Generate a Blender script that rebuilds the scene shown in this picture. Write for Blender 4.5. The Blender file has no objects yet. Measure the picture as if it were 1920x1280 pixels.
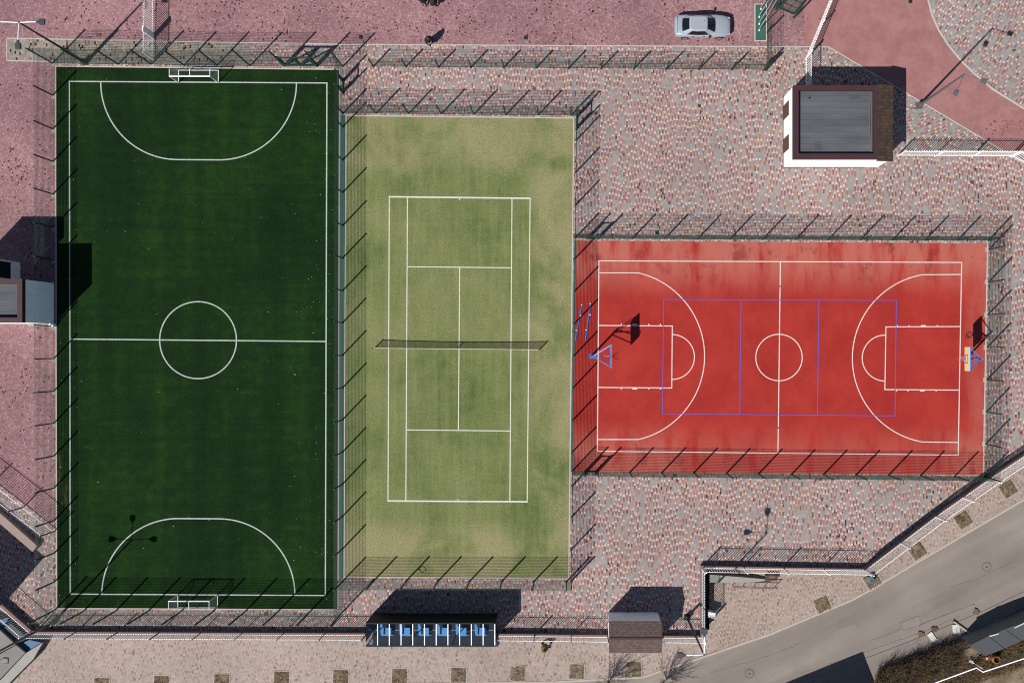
import bpy, bmesh, math, random
from mathutils import Vector, Matrix, Quaternion
random.seed(7)
R = math.radians
SC = bpy.context.scene
COL = SC.collection

# ------------------------------------------------------------------ plan scale
S = 24.0                    # plan units per metre
NX, NY, H = 1060.0, 656.0, 85.0   # point straight below the drone, its altitude
def W(px, py, z=0.0):
    f = 1 - z / H
    return Vector(((px - NX) / S * f, (NY - py) / S * f, z))

# ------------------------------------------------------------------ camera
cam = bpy.data.cameras.new('camera'); camo = bpy.data.objects.new('camera', cam); COL.objects.link(camo)
camo.location = (0, 0, H); camo.rotation_euler = (0, 0, 0)
cam.sensor_width = 36; cam.lens = 36 * H / 80.0
cam.shift_x = (960 - NX) / 1920; cam.shift_y = (NY - 640) / 1920
cam.clip_start = 1; cam.clip_end = 2000
SC.camera = camo

# ------------------------------------------------------------------ light
EL = R(49.3); SD = Vector((0.69, 0.724, 0)).normalized()
wd = bpy.data.worlds.new('World'); SC.world = wd; wd.use_nodes = True
nt = wd.node_tree; nt.nodes.clear()
sky = nt.nodes.new('ShaderNodeTexSky'); sky.sky_type = 'NISHITA'; sky.sun_disc = False
sky.air_density = 0.8; sky.dust_density = 0.2; sky.sun_elevation = EL; sky.sun_rotation = math.atan2(-SD.x, -SD.y)
bg = nt.nodes.new('ShaderNodeBackground'); bg.inputs[1].default_value = 0.07
out = nt.nodes.new('ShaderNodeOutputWorld')
nt.links.new(sky.outputs[0], bg.inputs[0]); nt.links.new(bg.outputs[0], out.inputs[0])
sun = bpy.data.lights.new('sun', 'SUN'); sun.energy = 5.0; sun.angle = R(0.5); sun.color = (1, 0.975, 0.94)
suno = bpy.data.objects.new('sun', sun); COL.objects.link(suno)
suno.rotation_euler = Vector((SD.x * math.cos(EL), SD.y * math.cos(EL), -math.sin(EL))).to_track_quat('-Z', 'Y').to_euler()
suno.location = (-60, -60, 100)
vs = SC.view_settings; vs.view_transform = 'Standard'; vs.look = 'None'; vs.gamma = 1; vs.exposure = 0.485; vs.use_curve_mapping = False
SC.render.engine = 'CYCLES'
SC.cycles.use_denoising = False
SC.cycles.filter_width = 1.1
SC.cycles.max_bounces = 6; SC.cycles.transparent_max_bounces = 12

# ------------------------------------------------------------------ node helpers
KALB = 0.54   # photo tone -> base colour at this exposure
def srgb(r, g, b):
    f = lambda c: (c / 255 / 12.92) if c / 255 <= 0.04045 else ((c / 255 + 0.055) / 1.055) ** 2.4
    return (f(r) * KALB, f(g) * KALB, f(b) * KALB, 1)
class NT:
    def __init__(s, name):
        s.m = bpy.data.materials.new(name); s.m.use_nodes = True
        s.t = s.m.node_tree; s.b = s.t.nodes['Principled BSDF']; s.b.inputs['Roughness'].default_value = 0.85
        s.b.inputs['Specular IOR Level'].default_value = 0.12
        s._pos = None
    def n(s, k): return s.t.nodes.new(k)
    def put(s, sock, v):
        if isinstance(v, bpy.types.NodeSocket): s.t.links.new(v, sock)
        else: sock.default_value = v
    def math(s, op, a, b=0.0, c=0.0):
        n = s.n('ShaderNodeMath'); n.operation = op
        for k, v in enumerate((a, b, c)): s.put(n.inputs[k], v)
        return n.outputs[0]
    def mix(s, f, a, b, mode='MIX'):
        n = s.n('ShaderNodeMix'); n.data_type = 'RGBA'; n.blend_type = mode
        s.put(n.inputs[0], f); s.put(n.inputs[6], a); s.put(n.inputs[7], b); return n.outputs[2]
    @property
    def pos(s):
        if s._pos is None: s._pos = s.n('ShaderNodeNewGeometry').outputs['Position']
        return s._pos
    def obj(s): return s.n('ShaderNodeTexCoord').outputs['Object']
    def xyz(s, v):
        n = s.n('ShaderNodeSeparateXYZ'); s.put(n.inputs[0], v); return n.outputs
    def comb(s, x, y, z=0.0):
        n = s.n('ShaderNodeCombineXYZ')
        for k, v in enumerate((x, y, z)): s.put(n.inputs[k], v)
        return n.outputs[0]
    def vmul(s, v, k):
        n = s.n('ShaderNodeVectorMath'); n.operation = 'MULTIPLY'; s.put(n.inputs[0], v); n.inputs[1].default_value = k; return n.outputs[0]
    def rot(s, v, a):
        n = s.n('ShaderNodeVectorRotate'); n.rotation_type = 'Z_AXIS'; s.put(n.inputs['Vector'], v); n.inputs['Angle'].default_value = a; return n.outputs[0]
    def noise(s, v, sc, det=3, rough=0.55, off=None, dist=0.0):
        n = s.n('ShaderNodeTexNoise'); s.put(n.inputs['Vector'], v)
        n.inputs['Scale'].default_value = sc; n.inputs['Detail'].default_value = det; n.inputs['Roughness'].default_value = rough; n.inputs['Distortion'].default_value = dist
        return n.outputs['Fac']
    def white(s, v):
        n = s.n('ShaderNodeTexWhiteNoise'); n.noise_dimensions = '3D'; s.put(n.inputs['Vector'], v); return n.outputs['Value']
    def ramp(s, f, stops, const=False):
        n = s.n('ShaderNodeValToRGB'); cr = n.color_ramp
        if const: cr.interpolation = 'CONSTANT'
        while len(cr.elements) < len(stops): cr.elements.new(0.5)
        for e, (p, c) in zip(cr.elements, stops): e.position = p; e.color = c if len(c) == 4 else (*c, 1)
        s.put(n.inputs[0], f); return n.outputs[0]
    def sm(s, v, a, b):
        n = s.n('ShaderNodeMapRange'); n.interpolation_type = 'SMOOTHSTEP'
        s.put(n.inputs[0], v); n.inputs[1].default_value = a; n.inputs[2].default_value = b; return n.outputs[0]
    def bump(s, h, st=0.3, d=0.02):
        n = s.n('ShaderNodeBump'); n.inputs['Strength'].default_value = st; n.inputs['Distance'].default_value = d
        s.put(n.inputs['Height'], h); s.t.links.new(n.outputs[0], s.b.inputs['Normal'])
    def col(s, c): s.put(s.b.inputs['Base Color'], c); return s
    def set(s, **k):
        for a, v in k.items(): s.b.inputs[a.replace('_', ' ')].default_value = v
        return s

def plain(name, c, rough=0.7, var=0.18, scale=6.0, metal=0.0, spec=0.3):
    s = NT(name); f = s.noise(s.obj(), scale, 4)
    d = tuple(x * (1 - var) for x in c[:3]) + (1,); l = tuple(min(1, x * (1 + var)) for x in c[:3]) + (1,)
    s.col(s.mix(f, d, l)); s.set(Roughness=rough, Metallic=metal); s.b.inputs['Specular IOR Level'].default_value = spec
    return s.m

def paving(name, ang, base, accent, ends, dark, t_acc, k_acc, t_dark, w=0.122, L=0.98, grime=0.16, fl=0.36, fe=0.53, mort=0.2, stain=0.0):
    """narrow courses of pavers; accent pavers with a pale end paver drift in staggered waves over a plain ground"""
    s = NT(name); p = s.rot(s.pos, ang); X = s.xyz(p)
    a = s.math('DIVIDE', X[0], w); i = s.math('FLOOR', a); u = s.math('FRACT', a)
    wob = s.math('ADD', s.math('MULTIPLY', s.noise(s.comb(s.math('MULTIPLY', i, 0.085), s.math('MULTIPLY', X[1], 0.10), 4.4), 1.0, 2), 3.0), s.math('MULTIPLY', s.white(s.comb(i, 3.3, 9.1)), 0.07))
    par = s.math('MULTIPLY', s.math('FLOORED_MODULO', i, 2.0), 0.47)
    y0 = s.math('DIVIDE', X[1], L); b = s.math('ADD', s.math('ADD', y0, par), wob); j = s.math('FLOOR', b); v = s.math('FRACT', b)
    r1 = s.white(s.comb(i, j, 0.5)); r2 = s.white(s.comb(i, j, 7.5)); r3 = s.white(s.comb(i, j, 13.5))
    b5 = s.math('ADD', s.math('MULTIPLY', y0, 4.0), s.math('MULTIPLY', s.white(s.comb(i, 1.3, 5.1)), 1.0)); j2 = s.math('FLOOR', b5); r4 = s.white(s.comb(i, j2, 21.5)); r5 = s.white(s.comb(i, j2, 33.5))
    cl = s.noise(s.vmul(s.pos, (0.5, 1.0, 1)), 0.42, 3, 0.6, dist=0.8); cl2 = s.noise(s.pos, 0.25, 4, 0.7)
    acc = s.math('LESS_THAN', s.math('ADD', r1, s.math('MULTIPLY', s.math('SUBTRACT', cl, 0.5), k_acc)), t_acc)
    c = s.mix(r5, base[0], base[1])
    red = s.ramp(r2, [(0.0, accent[0]), (0.45, accent[1]), (0.9, accent[2])])
    endc = s.ramp(r3, [(0.0, ends[0]), (0.5, ends[1]), (0.8, ends[2])], const=True)
    isred = s.math('MULTIPLY', acc, s.math('LESS_THAN', v, fl)); isend = s.math('MULTIPLY', acc, s.math('MULTIPLY', s.math('GREATER_THAN', v, fl), s.math('LESS_THAN', v, fe)))
    c = s.mix(isred, c, red); c = s.mix(isend, c, endc)
    isd = s.math('GREATER_THAN', s.math('ADD', r4, s.math('MULTIPLY', s.math('SUBTRACT', cl2, 0.5), 0.22)), 1 - t_dark)
    c = s.mix(isd, c, dark)
    mm = s.math('MAXIMUM', s.math('LESS_THAN', u, 0.1), s.math('LESS_THAN', s.math('FRACT', b5), 0.06))
    c = s.mix(s.math('MULTIPLY', mm, mort), c, (0.02, 0.018, 0.016, 1))
    g = s.noise(s.pos, 0.12, 5, 0.65); g2 = s.noise(s.pos, 2.2, 4, 0.7)
    c = s.mix(1.0, c, s.ramp(g, [(0.3, (1 - grime,) * 3), (0.7, (1 + grime * 0.5,) * 3)]), 'MULTIPLY')
    c = s.mix(1.0, c, s.ramp(g2, [(0.3, (0.88,) * 3), (0.75, (1.1,) * 3)]), 'MULTIPLY')
    if stain: c = s.mix(s.math('MULTIPLY', s.sm(s.noise(s.pos, 0.33, 5, 0.7, dist=1.0), 0.54, 0.7), stain), c, dark)
    s.col(c); s.bump(s.math('SUBTRACT', 1.0, mm), 0.3, 0.004)
    return s.m

MT = {}
REDS = (srgb(146, 96, 95), srgb(168, 116, 114), srgb(186, 136, 131)); ENDS = (srgb(240, 208, 196), srgb(240, 204, 152), srgb(218, 160, 146))
MT['plaza'] = paving('plaza_paving', 0.0, (srgb(162, 153, 148), srgb(180, 170, 164)), REDS, ENDS, srgb(96, 62, 62), 0.72, 1.15, 0.008, mort=0.12, stain=0.05)
MT['strip'] = paving('sandy_paving', R(1), (srgb(146, 138, 128), srgb(180, 170, 156)), (srgb(128, 112, 102), srgb(154, 140, 128), srgb(174, 158, 142)), (srgb(206, 186, 140), srgb(196, 170, 150), srgb(170, 140, 120)), srgb(58, 46, 44), 0.5, 0.6, 0.05)
MT['circle'] = paving('circle_paving', R(32), (srgb(158, 154, 148), srgb(178, 173, 167)), (srgb(158, 104, 104), srgb(174, 120, 118), srgb(186, 136, 132)), ENDS, srgb(120, 84, 82), 0.62, 0.9, 0.003, mort=0.12)
MT['fan'] = paving('fan_paving', R(58), (srgb(154, 148, 142), srgb(174, 168, 160)), (srgb(146, 92, 92), srgb(166, 110, 108), srgb(178, 124, 120)), ENDS, srgb(96, 60, 60), 0.62, 0.9, 0.006, mort=0.12)
MT['pink'] = paving('pink_paving', R(1.5), (srgb(158, 115, 117), srgb(182, 140, 141)), (srgb(152, 107, 110), srgb(170, 127, 129), srgb(186, 147, 148)), (srgb(202, 168, 168), srgb(188, 150, 150), srgb(162, 119, 121)), srgb(84, 48, 52), 0.5, 0.5, 0.013, w=0.115, L=0.5, grime=0.3, mort=0.16, stain=0.09)
MT['walk'] = paving('pavement_paving', R(2), (srgb(181, 164, 153), srgb(196, 178, 167)), (srgb(160, 136, 128), srgb(172, 150, 141), srgb(186, 164, 154)), (srgb(204, 184, 166), srgb(200, 178, 158), srgb(186, 160, 150)), srgb(140, 118, 110), 0.55, 0.9, 0.003, L=0.7, mort=0.12)
MT['walk2'] = paving('pavement_paving_skew', R(-10), (srgb(174, 156, 144), srgb(190, 172, 159)), (srgb(152, 128, 118), srgb(164, 141, 130), srgb(178, 154, 142)), (srgb(204, 184, 166), srgb(200, 178, 158), srgb(184, 158, 148)), srgb(130, 108, 100), 0.7, 0.7, 0.003, L=0.7, mort=0.14)

def turf_dark():
    s = NT('dark_turf'); p = s.pos; X = s.xyz(p)
    st = s.noise(s.vmul(p, (1.0, 0.05, 1)), 0.55, 3, 0.5); md = s.noise(p, 1.1, 4, 0.7)
    hs = s.noise(s.vmul(p, (0.05, 1.0, 1)), 2.2, 3, 0.6)
    fi = s.noise(p, 14, 3, 0.7); bl = s.noise(p, 0.11, 3, 0.5)
    f = s.math('ADD', s.math('ADD', s.math('MULTIPLY', st, 0.26), s.math('MULTIPLY', md, 0.3)), s.math('ADD', s.math('MULTIPLY', hs, 0.16), s.math('MULTIPLY', bl, 0.28)))
    c = s.ramp(f, [(0.36, srgb(21, 40, 22)), (0.5, srgb(29, 51, 25)), (0.64, srgb(40, 70, 26))])
    c = s.mix(1.0, c, s.ramp(fi, [(0.3, (0.4,) * 3), (0.7, (1.6,) * 3)]), 'MULTIPLY')
    # worn infill along the west edge
    w = s.math('MULTIPLY', s.math('MULTIPLY', s.sm(X[0], -38.2, -39.6), s.sm(X[1], -5, -9)), s.sm(s.noise(s.vmul(p, (0.7, 0.22, 1)), 1.4, 4, 0.7), 0.52, 0.72))
    c = s.mix(s.math('MULTIPLY', w, 0.5), c, srgb(120, 112, 82))
    s.col(c); s.set(Roughness=0.95); s.b.inputs['Specular IOR Level'].default_value = 0.03; s.bump(fi, 0.6, 0.02); return s.m
def turf_pale():
    s = NT('pale_turf'); p = s.pos
    st = s.noise(s.vmul(p, (1.0, 0.09, 1)), 2.2, 4, 0.65); hs = s.noise(s.vmul(p, (0.08, 1.0, 1)), 2.5, 3, 0.6)
    bl = s.noise(p, 0.16, 4, 0.6, dist=0.4); md = s.noise(p, 0.8, 5, 0.75); fi = s.noise(p, 9, 3, 0.8)
    f = s.math('ADD', s.math('MULTIPLY', bl, 0.5), s.math('ADD', s.math('MULTIPLY', st, 0.32), s.math('ADD', s.math('MULTIPLY', hs, 0.06), s.math('MULTIPLY', md, 0.26))))
    c = s.ramp(f, [(0.42, srgb(94, 110, 60)), (0.55, srgb(122, 132, 80)), (0.66, srgb(138, 143, 93)), (0.78, srgb(152, 150, 104))])
    X = s.xyz(p)
    ed = s.math('MAXIMUM', s.math('MAXIMUM', s.math('MULTIPLY', s.sm(X[0], -4.2, -1.4), 1.0), s.sm(X[1], -12.6, -15.0)), s.math('MULTIPLY', s.sm(X[1], 12.8, 15.0), 0.9))
    ed = s.math('MAXIMUM', ed, 0.12)
    wr = s.math('MULTIPLY', ed, s.sm(s.noise(s.vmul(p, (1, 0.8, 1)), 0.2, 5, 0.62, dist=0.5), 0.36, 0.60))
    c = s.mix(s.math('MULTIPLY', wr, 0.6), c, srgb(178, 164, 124))
    c = s.mix(1.0, c, s.ramp(fi, [(0.28, (0.58,) * 3), (0.72, (1.34,) * 3)]), 'MULTIPLY')
    s.col(c); s.set(Roughness=0.95); s.bump(fi, 0.5, 0.015); return s.m
def court_red():
    s = NT('red_rubber'); p = s.pos; X = s.xyz(p)
    base = s.mix(s.sm(s.noise(p, 0.3, 6, 0.7), 0.3, 0.7), srgb(170, 46, 41), srgb(190, 60, 50)); base = s.mix(s.math('MULTIPLY', s.sm(s.noise(s.vmul(p, (1, .5, 1)), 1.3, 5, 0.75), 0.55, 0.75), 0.10), base, srgb(206, 110, 98))
    d1 = s.sm(X[1], 3.6, 7.2); d2 = s.math('MULTIPLY', s.sm(X[1], -5.2, -8.2), s.math('MAXIMUM', s.math('MAXIMUM', s.sm(X[0], 16, 6), s.sm(X[0], 26, 31)), 0.5))
    edge = s.math('MAXIMUM', d1, s.math('MULTIPLY', d2, 0.85))
    dx = s.math('MULTIPLY', s.sm(X[0], 30.6, 32.4), 0.55); edge = s.math('MAXIMUM', edge, dx)
    dr = s.noise(s.vmul(p, (1.0, 0.22, 1)), 0.75, 5, 0.62)
    st = s.math('MULTIPLY', edge, s.sm(dr, 0.30, 0.56))
    c = s.mix(s.math('MULTIPLY', st, 0.7), base, srgb(206, 124, 108))
    dk = s.math('MULTIPLY', edge, s.sm(s.noise(s.vmul(p, (1, 0.7, 1)), 0.62, 6, 0.72), 0.54, 0.64))
    c = s.mix(s.math('MULTIPLY', dk, 0.6), c, srgb(130, 44, 40))
    fi = s.noise(p, 25, 2); c = s.mix(1.0, c, s.ramp(fi, [(0.3, (0.9,) * 3), (0.7, (1.07,) * 3)]), 'MULTIPLY')
    s.col(c); s.set(Roughness=0.8); s.bump(fi, 0.2, 0.005); return s.m
def asphalt():
    s = NT('asphalt'); p = s.rot(s.pos, R(-27)); X = s.xyz(p)
    st = s.noise(s.vmul(p, (0.05, 1.0, 1)), 0.5, 4, 0.55); bl = s.noise(s.pos, 0.2, 5, 0.6); fi = s.noise(s.pos, 22, 3, 0.7)
    f = s.math('ADD', s.math('MULTIPLY', st, 0.6), s.math('MULTIPLY', bl, 0.4))
    c = s.ramp(f, [(0.35, srgb(136, 126, 118)), (0.52, srgb(156, 145, 135)), (0.66, srgb(174, 162, 149))])
    c = s.mix(1.0, c, s.ramp(fi, [(0.3, (0.88,) * 3), (0.7, (1.08,) * 3)]), 'MULTIPLY')
    s.col(c); s.bump(fi, 0.3, 0.006); return s.m
def red_path():
    s = NT('red_path'); p = s.pos
    c = s.mix(s.sm(s.noise(p, 0.6, 7, 0.75), 0.25, 0.75), srgb(160, 108, 106), srgb(185, 136, 132))
    c = s.mix(s.sm(s.noise(p, 3.5, 3, 0.8), 0.66, 0.72), c, srgb(120, 70, 70))
    fi = s.noise(p, 16, 2); c = s.mix(1.0, c, s.ramp(fi, [(0.3, (0.9,) * 3), (0.7, (1.08,) * 3)]), 'MULTIPLY')
    s.col(c); s.bump(fi, 0.3, 0.005); return s.m
def earth():
    s = NT('dry_earth'); p = s.pos
    f = s.noise(p, 0.8, 6, 0.7); c = s.ramp(f, [(0.3, srgb(88, 74, 58)), (0.5, srgb(138, 122, 100)), (0.7, srgb(166, 152, 132))])
    s.col(c); s.bump(s.noise(p, 4, 5), 0.7, 0.06); return s.m
MT['turf'] = turf_dark(); MT['turf2'] = turf_pale(); MT['red'] = court_red(); MT['asphalt'] = asphalt(); MT['path'] = red_path(); MT['earth'] = earth()
def worn_paint(name, c, under, amt):
    s = NT(name); f = s.noise(s.pos, 7, 4, 0.75)
    s.col(s.mix(s.math('MULTIPLY', s.sm(f, 0.45, 0.7), amt), c, under)); return s.m
MT['line_turf'] = worn_paint('woven_white_line', srgb(200, 206, 200), srgb(110, 125, 110), 0.6)
MT['line_tennis'] = worn_paint('tennis_line', srgb(240, 234, 218), srgb(190, 184, 150), 0.6)
MT['line_red'] = worn_paint('court_line', srgb(244, 236, 226), srgb(216, 160, 150), 0.6)
MT['line_blue'] = worn_paint('blue_line', srgb(112, 104, 204), srgb(150, 76, 130), 0.4)
MT['kerb'] = plain('pale_kerb', srgb(208, 196, 186), 0.9, 0.15, 2)
MT['kerb2'] = plain('road_kerb', srgb(196, 182, 170), 0.9, 0.12, 2)
MT['teal'] = plain('teal_rubber', srgb(60, 104, 92), 0.85, 0.15, 1)
MT['green'] = plain('green_coating', srgb(20, 58, 48), 0.5, 0.1, 4)
MT['greenmid'] = plain('green_gate_paint', srgb(26, 72, 58), 0.5, 0.1, 4)
MT['white'] = plain('white_coating', (0.82, 0.82, 0.81, 1), 0.45, 0.05, 3)
MT['wall'] = plain('white_render', (0.82, 0.80, 0.77, 1), 0.9, 0.06, 0.8)
MT['greymetal'] = plain('grey_metal', srgb(120, 122, 124), 0.5, 0.1, 3, metal=0.3)
MT['darkmetal'] = plain('dark_metal', srgb(60, 66, 68), 0.5, 0.12, 3, metal=0.2)
MT['lamp'] = plain('lamp_housing', srgb(84, 90, 96), 0.45, 0.1, 3, metal=0.3)
MT['polegrey'] = plain('pale_grey_pole', srgb(190, 194, 192), 0.4, 0.05, 3)
MT['concrete'] = plain('concrete', srgb(178, 174, 166), 0.9, 0.14, 1.5)
MT['walltan'] = plain('tan_concrete', srgb(168, 148, 138), 0.9, 0.15, 1.5)
MT['concrete2'] = plain('weathered_concrete', srgb(146, 142, 136), 0.9, 0.2, 0.9)
MT['coping'] = plain('brown_coping', srgb(150, 118, 108), 0.9, 0.15, 2)
MT['blue'] = plain('blue_paint', srgb(70, 140, 220), 0.4, 0.1, 4)
MT['bluebright'] = plain('blue_plastic', srgb(112, 180, 240), 0.45, 0.08, 4)
MT['bluewall'] = plain('blue_panel', srgb(22, 92, 140), 0.5, 0.1, 1)
MT['black'] = plain('black_material', srgb(22, 22, 24), 0.7, 0.2, 4)
MT['floordark'] = plain('dark_deck', srgb(58, 60, 66), 0.9, 0.2, 2)
MT['rubber'] = plain('tyre_rubber', srgb(28, 28, 29), 0.9, 0.1, 8)
MT['board'] = plain('plywood_board', (0.66, 0.48, 0.25, 1), 0.7, 0.1, 1.5)
MT['rimred'] = plain('red_rim', srgb(226, 70, 70), 0.5, 0.1, 4)
MT['netwhite'] = plain('net_cord', srgb(225, 215, 215), 0.8, 0.05, 4)
MT['netgrey'] = plain('grey_net_cord', srgb(150, 152, 150), 0.9, 0.05, 4)
MT['netblack'] = plain('black_net_cord', srgb(28, 30, 28), 0.8, 0.05, 4)
MT['trim'] = plain('maroon_trim', srgb(74, 44, 48), 0.6, 0.12, 1.5)
MT['brown'] = plain('brown_door', srgb(104, 80, 66), 0.7, 0.12, 2)
MT['slate'] = plain('slate_sheet', srgb(86, 88, 92), 0.8, 0.18, 0.7)
MT['cardboard'] = plain('brown_card', srgb(126, 102, 74), 0.9, 0.15, 4)
MT['orange'] = plain('ochre_barrel', srgb(196, 140, 78), 0.6, 0.12, 4)
MT['redp'] = plain('red_plastic', srgb(196, 54, 60), 0.5, 0.1, 4)
MT['paper'] = plain('white_litter', srgb(228, 224, 214), 0.9, 0.1, 4)
MT['bark'] = plain('twig_bark', srgb(92, 76, 70), 0.9, 0.25, 6)
def drygrass():
    s = NT('dry_stalks'); f = s.noise(s.pos, 2.5, 3, 0.7); s.col(s.ramp(f, [(0.3, srgb(70, 54, 38)), (0.5, srgb(120, 98, 66)), (0.72, srgb(158, 138, 100))])); return s.m
MT['straw'] = drygrass()
def shingle(name, c1, c2, w=0.3, L=0.25):
    s = NT(name); X = s.xyz(s.pos); a = s.math('DIVIDE', X[0], w)
    b = s.math('DIVIDE', X[1], L); j = s.math('FLOOR', b); a2 = s.math('ADD', a, s.math('MULTIPLY', s.math('FLOORED_MODULO', j, 2.0), 0.5))
    r = s.white(s.comb(s.math('FLOOR', a2), j, 2.2)); c = s.mix(r, c1, c2)
    e = s.math('LESS_THAN', s.math('FRACT', b), 0.16); c = s.mix(s.math('MULTIPLY', e, 0.45), c, (0.02, 0.015, 0.012, 1))
    s.col(c); s.bump(s.math('FRACT', b), 0.6, 0.02); return s.m
MT['shingle'] = shingle('brown_shingles', srgb(72, 58, 50), srgb(94, 76, 65))
MT['shingle2'] = shingle('grey_brown_shingles', srgb(98, 82, 76), srgb(118, 101, 94), 0.18, 0.14)
def ribbed():
    s = NT('ribbed_roof_felt'); X = s.xyz(s.pos); f = s.math('SINE', s.math('MULTIPLY', X[1], 2 * math.pi / 0.45))
    nz = s.noise(s.vmul(s.pos, (0.25, 1, 1)), 0.9, 4, 0.6)
    c = s.ramp(nz, [(0.3, srgb(88, 90, 94)), (0.7, srgb(114, 115, 118))])
    c = s.mix(s.math('MULTIPLY', s.math('GREATER_THAN', f, 0.92), 0.3), c, srgb(70, 72, 76))
    s.col(c); s.bump(f, 0.2, 0.01); return s.m
MT['felt'] = ribbed()
def dark_glass(name, tint, trans):
    s = NT(name); t = s.t; t.nodes.remove(s.b)
    tr = t.nodes.new('ShaderNodeBsdfTransparent'); tr.inputs[0].default_value = (*trans, 1)
    gl = t.nodes.new('ShaderNodeBsdfGlossy'); gl.inputs[0].default_value = (*tint, 1); gl.inputs['Roughness'].default_value = 0.05
    fr = t.nodes.new('ShaderNodeFresnel'); fr.inputs[0].default_value = 1.5
    mx = t.nodes.new('ShaderNodeMixShader'); t.links.new(fr.outputs[0], mx.inputs[0]); t.links.new(tr.outputs[0], mx.inputs[1]); t.links.new(gl.outputs[0], mx.inputs[2])
    t.links.new(mx.outputs[0], t.nodes['Material Output'].inputs[0]); return s.m
MT['smoke'] = dark_glass('smoked_roof_sheet', (0.9, 0.9, 0.9), (0.74, 0.80, 0.86))
MT['carglass'] = plain('dark_car_glass', srgb(18, 24, 26), 0.06, 0.2, 1.5, spec=0.6)
MT['carpaint'] = plain('silver_paint', (0.30, 0.32, 0.35, 1), 0.3, 0.03, 1, metal=0.25, spec=0.5)
MT['chrome'] = plain('alloy_rim', srgb(200, 200, 204), 0.3, 0.05, 3, metal=0.6)
MT['lens'] = plain('headlight_lens', srgb(210, 214, 218), 0.15, 0.05, 3, spec=0.6)
MT['skin'] = plain('skin', srgb(196, 150, 126), 0.6, 0.08, 5)
MT['hair'] = plain('dark_hair', srgb(40, 30, 26), 0.7, 0.2, 20)
MT['olive'] = plain('olive_jacket', srgb(122, 118, 62), 0.9, 0.15, 6)
MT['navy'] = plain('navy_trousers', srgb(38, 40, 62), 0.9, 0.15, 6)
MT['coat'] = plain('black_coat', srgb(30, 30, 34), 0.9, 0.2, 6)
MT['plum'] = plain('plum_jacket', srgb(58, 34, 44), 0.9, 0.2, 6)
MT['jeans'] = plain('dark_jeans', srgb(34, 38, 54), 0.9, 0.2, 6)
MT['shoe'] = plain('pale_shoes', srgb(206, 210, 218), 0.7, 0.1, 6)
MT['shoedark'] = plain('dark_shoes', srgb(30, 28, 28), 0.6, 0.1, 6)

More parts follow.
